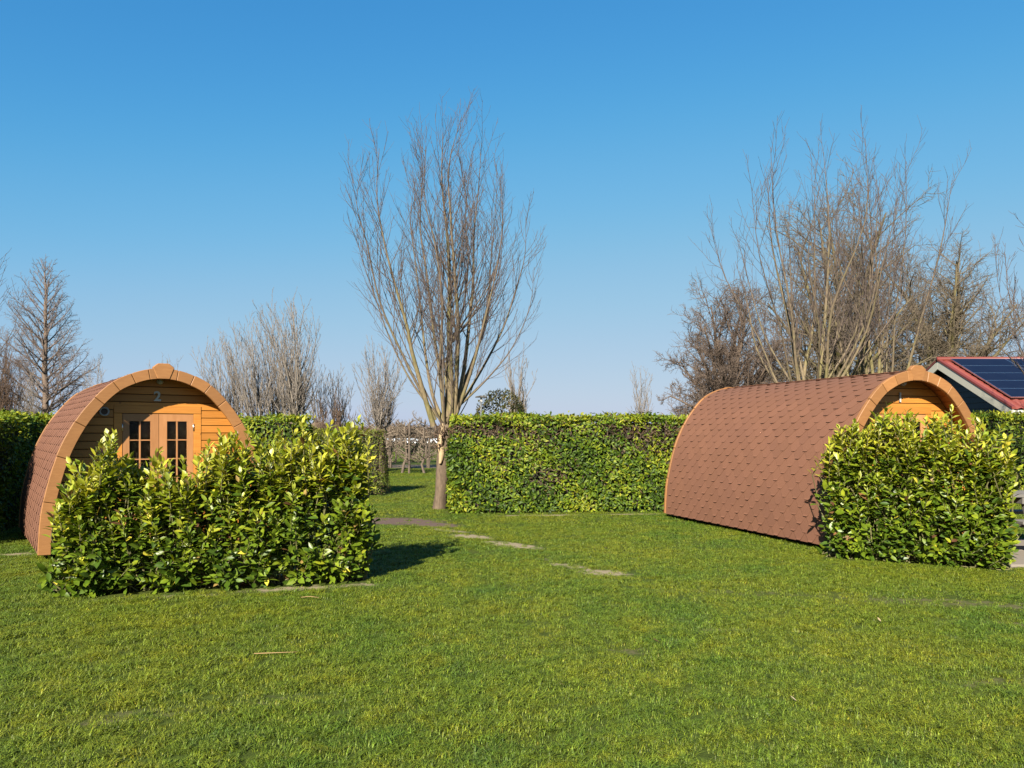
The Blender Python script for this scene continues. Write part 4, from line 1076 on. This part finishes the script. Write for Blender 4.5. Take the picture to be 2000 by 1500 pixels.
# ------------------------------------------------------------------ barn with solar panels
M['roof_red'] = plain('red_roof_sheet', (0.1560, 0.0312, 0.0218), .5, 0, .15, 3)
M['weatherboard'] = plain('black_weatherboard', (.018, .022, .030), .6, 0, .3, 6)
M['cream'] = plain('cream_paint', (0.4836, 0.4524, 0.3666), .5, 0, .05, 4)
def panel_mat():
    m, n, l, b = new_mat('solar_cells')
    tc = n.new('ShaderNodeTexCoord'); t = nz(n, 3, 2, .5, tc.outputs['Object'], l)
    l.new(mixc(n, l, t.outputs[0], (.004, .006, .018), (.007, .010, .026)), b.inputs['Base Color']); b.inputs['Roughness'].default_value = .45
    b.inputs['Specular IOR Level'].default_value = .12
    return m
M['solar'] = panel_mat()
def barn():
    x0, x1 = 13.05, 27.0; ry, rz = 23.5, 3.78; ey, ez = 20.0, 2.20; by = 27.0
    root = empty('barn', (20, 23.5, 0)); tag(root, 'dark weatherboarded barn with red roof and solar panels', 'barn')
    def o(mb, name, mat, par=root, bev=0, sm=False):
        mb.v = [(a - 20, b - 23.5, c) for a, b, c in mb.v]; return mb.obj(name, mat, par, bev, sm)
    wx = x0 + .32; sl_ = (rz - ez) / (ry - ey)
    def zr(y): return rz - abs(y - ry) * sl_
    # gable weatherboards
    z = .05; e = .17
    while z < rz - .25:
        ya = max(ey + .42, ry - (rz - .14 - z) / sl_); yb = min(by - .42, ry + (rz - .14 - z) / sl_)
        ya2 = max(ey + .42, ry - (rz - .14 - z - e) / sl_); yb2 = min(by - .42, ry + (rz - .14 - z - e) / sl_)
        if yb2 > ya2:
            mb = MB(); mb.add([(wx - .028, ya, z), (wx - .028, yb, z), (wx - .006, yb2, z + e + .02), (wx - .006, ya2, z + e + .02), (wx + .02, ya, z), (wx + .02, yb, z), (wx + .02, yb2, z + e + .02), (wx + .02, ya2, z + e + .02)],
                              [(0, 1, 2, 3), (4, 7, 6, 5), (0, 4, 5, 1), (3, 2, 6, 7), (0, 3, 7, 4), (1, 5, 6, 2)]); o(mb, 'weatherboard', M['weatherboard'])
        z += e
    o(MB().box(wx + .03, x1 - .3, ey + .40, by - .40, 0, 2.2), 'wall', M['weatherboard'])
    # roof: corrugated tile sheet, two slopes
    for sg in (-1, 1):
        mb = MB(); nx = 260; ny = 12; vs = []
        for j in range(ny * 2 + 1):
            t = (j // 2 + (j % 2)) / ny if j < ny * 2 else 1.0
            t = min(t, 1.0); yy = ry + sg * (ry - ey) * t; st = .022 * (1 if j % 2 else 0)
            for i in range(nx + 1):
                x = x0 + (x1 - x0) * i / nx; vs.append((x, yy, zr(yy) + .022 * math.sin(x * 2 * math.pi / .24) + st - .02 * (t > 0) * 0))
        m = nx + 1
        mb.add(vs, [(j * m + i, j * m + i + 1, (j + 1) * m + i + 1, (j + 1) * m + i) for j in range(ny * 2) for i in range(nx)])
        rf = o(mb, 'roof', M['roof_red'], sm=True)
        o(MB().prism([(ry, rz - .05), (ry + sg * (ry - ey - .02), ez - .05), (ry + sg * (ry - ey - .02), ez - .10), (ry, rz - .10)], x0 + .06, x1 - .06, 'x'), 'roof_deck', M['weatherboard'])
        # bargeboard and red verge strip
        o(MB().prism([(ry, rz - .02), (ry + sg * (ry - ey), ez - .02), (ry + sg * (ry - ey), ez - .25), (ry, rz - .27)], x0 - .03, x0 + .02, 'x'), 'bargeboard', M['cream'], bev=.004)
        o(MB().prism([(ry, rz + .055), (ry + sg * (ry - ey + .03), ez + .055), (ry + sg * (ry - ey + .03), ez - .018), (ry, rz - .018)], x0 - .045, x0 + .05, 'x'), 'verge', M['roof_red'], bev=.006)
        o(MB().box(x0 - .02, x1, ry + sg * (ry - ey) - .03, ry + sg * (ry - ey) + .02, ez - .22, ez - .04), 'fascia', M['cream'])
        if sg < 0: o(MB().box(x0 + .03, x1, ey - .14, ey - .035, ez - .14, ez - .06), 'gutter', M['grey_plastic'])
    o(MB().tube([(x0 - .05, ry, rz + .035), (x1, ry, rz + .035)], .075, 12), 'ridge', M['roof_red'], sm=True)
    # panels on the near slope
    ln = math.hypot(ry - ey, rz - ez); ang = math.atan2(rz - ez, ry - ey)
    uy, uz = -math.cos(ang), -math.sin(ang); nyv, nzv = -math.sin(ang), math.cos(ang)
    for j in range(5):
        for i in range(4):
            s0 = .14 + j * .625; s1 = s0 + .61; xa = x0 + .28 + i * 1.66; xb = xa + 1.64
            def q(x, s, h): return (x, ry + uy * s + nyv * h, rz + uz * s + nzv * h)
            mb = MB(); mb.add([q(xa, s0, .06), q(xb, s0, .06), q(xb, s1, .06), q(xa, s1, .06), q(xa, s0, .10), q(xb, s0, .10), q(xb, s1, .10), q(xa, s1, .10)],
                              [(0, 1, 2, 3), (4, 7, 6, 5), (0, 4, 5, 1), (1, 5, 6, 2), (2, 6, 7, 3), (3, 7, 4, 0)])
            fr = o(mb, 'solar_panel', M['steel'])
            f = .02
            mb = MB(); mb.add([q(xa + f, s0 + f, .1025), q(xb - f, s0 + f, .1025), q(xb - f, s1 - f, .1025), q(xa + f, s1 - f, .1025)], [(0, 3, 2, 1)]); o(mb, 'cells', M['solar'], fr)
    # floodlight under the gable
    lamp = MB(); lamp.box(x0 + .10, wx - .03, ry - .62, ry - .44, rz - .52, rz - .38); o(lamp, 'floodlight', M['grey_plastic'])
barn()

# ------------------------------------------------------------------ terrace, picnic table, small things
tr = MB().box(5.85, 12.0, 9.0, 11.2, -.05, .004).obj('terrace', plain('terrace_bed', (0.1404, 0.1170, 0.0858), .9, 0, .2, 20)); tag(tr, kind='structure')
cm = plain('concrete_slab', (0.2106, 0.1794, 0.1443), .85, 0, .18, 18, .3, .2)
for i in range(5):
    for j in range(2):
        MB().box(5.86 + i * 1.2 + .004, 5.86 + (i + 1) * 1.2 - .004, 9.02 + j * 1.08 + .004, 9.02 + (j + 1) * 1.08 - .004, .003, .035 + random.uniform(0, .004)).obj('slab', cm, tr, .006)

pt = empty('picnic_table', (7.25, 10.3, .036)); tag(pt, 'weathered grey picnic table on the terrace beside the dense laurel bush', 'picnic table')
for k in range(5): MB().box(-.90, .90, -.36 + k * .146, -.36 + k * .146 + .138, .71, .75).obj('top_plank', M['greywood'], pt, .005)
for sg in (-1, 1):
    for k in range(2): MB().box(-.90, .90, sg * .62 - .14 + k * .146, sg * .62 - .14 + k * .146 + .136, .405, .445).obj('seat_plank', M['greywood'], pt, .005)
for x in (-.62, .62):
    MB().box(x - .022, x + .022, -.76, .76, .32, .404).obj('seat_bearer', M['greywood'], pt, .004)
    MB().box(x - .022, x + .022, -.36, .36, .625, .709).obj('top_bearer', M['greywood'], pt, .004)
    for sg in (-1, 1):
        xx = x + .046
        MB().prism([(sg * .22, .70), (sg * .31, .70), (sg * .62, .0), (sg * .52, .0)], xx - .022, xx + .022, 'x').obj('leg', M['greywood'], pt, .004)

bf = empty('bird_table', (*at(940, 843, 21.0)[:2], 0)); tag(bf, 'thin pale post with small flat roof above the clipped hedge', 'bird table')
zt = at(940, 778, 21)[2]
MB().tube([(0, 0, -.02), (0, 0, zt - .10)], .022, 8).obj('post', M['grey_plastic'], bf)
MB().box(-.03, .03, -.03, .03, zt - .098, zt + .02).obj('feeder', M['white'], bf)
MB().prism([(-.16, zt + .022), (.16, zt + .022), (.15, zt + .05), (0, zt + .075), (-.15, zt + .05)], -.12, .12).obj('roof', M['greywood'], bf)

def stalk(pts, r, label):
    o = MB().tube(pts, [r, r * .9, r * .7, r * .4][:len(pts)], 6).obj('dry_stalk', plain('straw', (0.3276, 0.2028, 0.0936), .8, 0, .2), None, smooth=True)
    tag(o, label, 'stalk', 'dry stalks lying on the lawn')
stalk([(-1.82, 5.42, .034), (-1.70, 5.40, .044), (-1.60, 5.43, .040), (-1.52, 5.44, .04)], .003, 'reddish dry stalk lying on the grass in the left foreground')
stalk([(-2.0, 7.28, .03), (-1.9, 7.25, .045), (-1.82, 7.24, .035)], .003, 'short straw lying just before the leggy laurel bush')
def fallen(x, y, rz, s, col, label):
    tv, tf = leaf_template(5, .5, -.5); v = tv * np.array([.45, 1, .6]) * s; me = mesh_np('fallen_leaf', v, tf, tint=np.repeat(np.array(col)[None], len(v), 0))
    o = link('fallen_leaf', me, None, M['litter'], (x, y, .03), (R(12), R(8), rz)); tag(o, label, 'leaf', 'fallen leaves on the lawn')
fallen(1.66, 4.48, .8, .042, (.36, .29, .18), 'pale curled dead leaf on the grass in the right foreground')
fallen(.33, 4.75, 2.1, .055, (.50, .40, .22), 'tan dead leaf on the grass near the bottom centre')
fallen(1.10, 5.72, 1.2, .06, (.12, .05, .03), 'dark brown dead leaf on the grass below the sandy patch')
fallen(3.05, 6.35, .2, .05, (.32, .24, .13), 'tan dead leaf on the worn track across the lawn')
fallen(1.27, 10.3, 2.6, .06, (.40, .36, .24), 'pale dead leaf on the grass before the clipped hedge')

build_grass()

# ------------------------------------------------------------------ overall reflectance of every painted, wooden and leafy surface
REFLECTANCE = 0.78
for m in bpy.data.materials:
    if not m.use_nodes or m.name.startswith(('window_glass', 'steel')): continue
    nt = m.node_tree
    for nd in list(nt.nodes):
        if nd.type in ('BSDF_PRINCIPLED', 'BSDF_TRANSLUCENT'):
            k = nd.inputs['Base Color' if nd.type == 'BSDF_PRINCIPLED' else 'Color']
            if k.is_linked:
                src = k.links[0].from_socket; nt.links.new(mixc(nt.nodes, nt.links, 1.0, src, (REFLECTANCE,) * 3, 'MULTIPLY'), k)
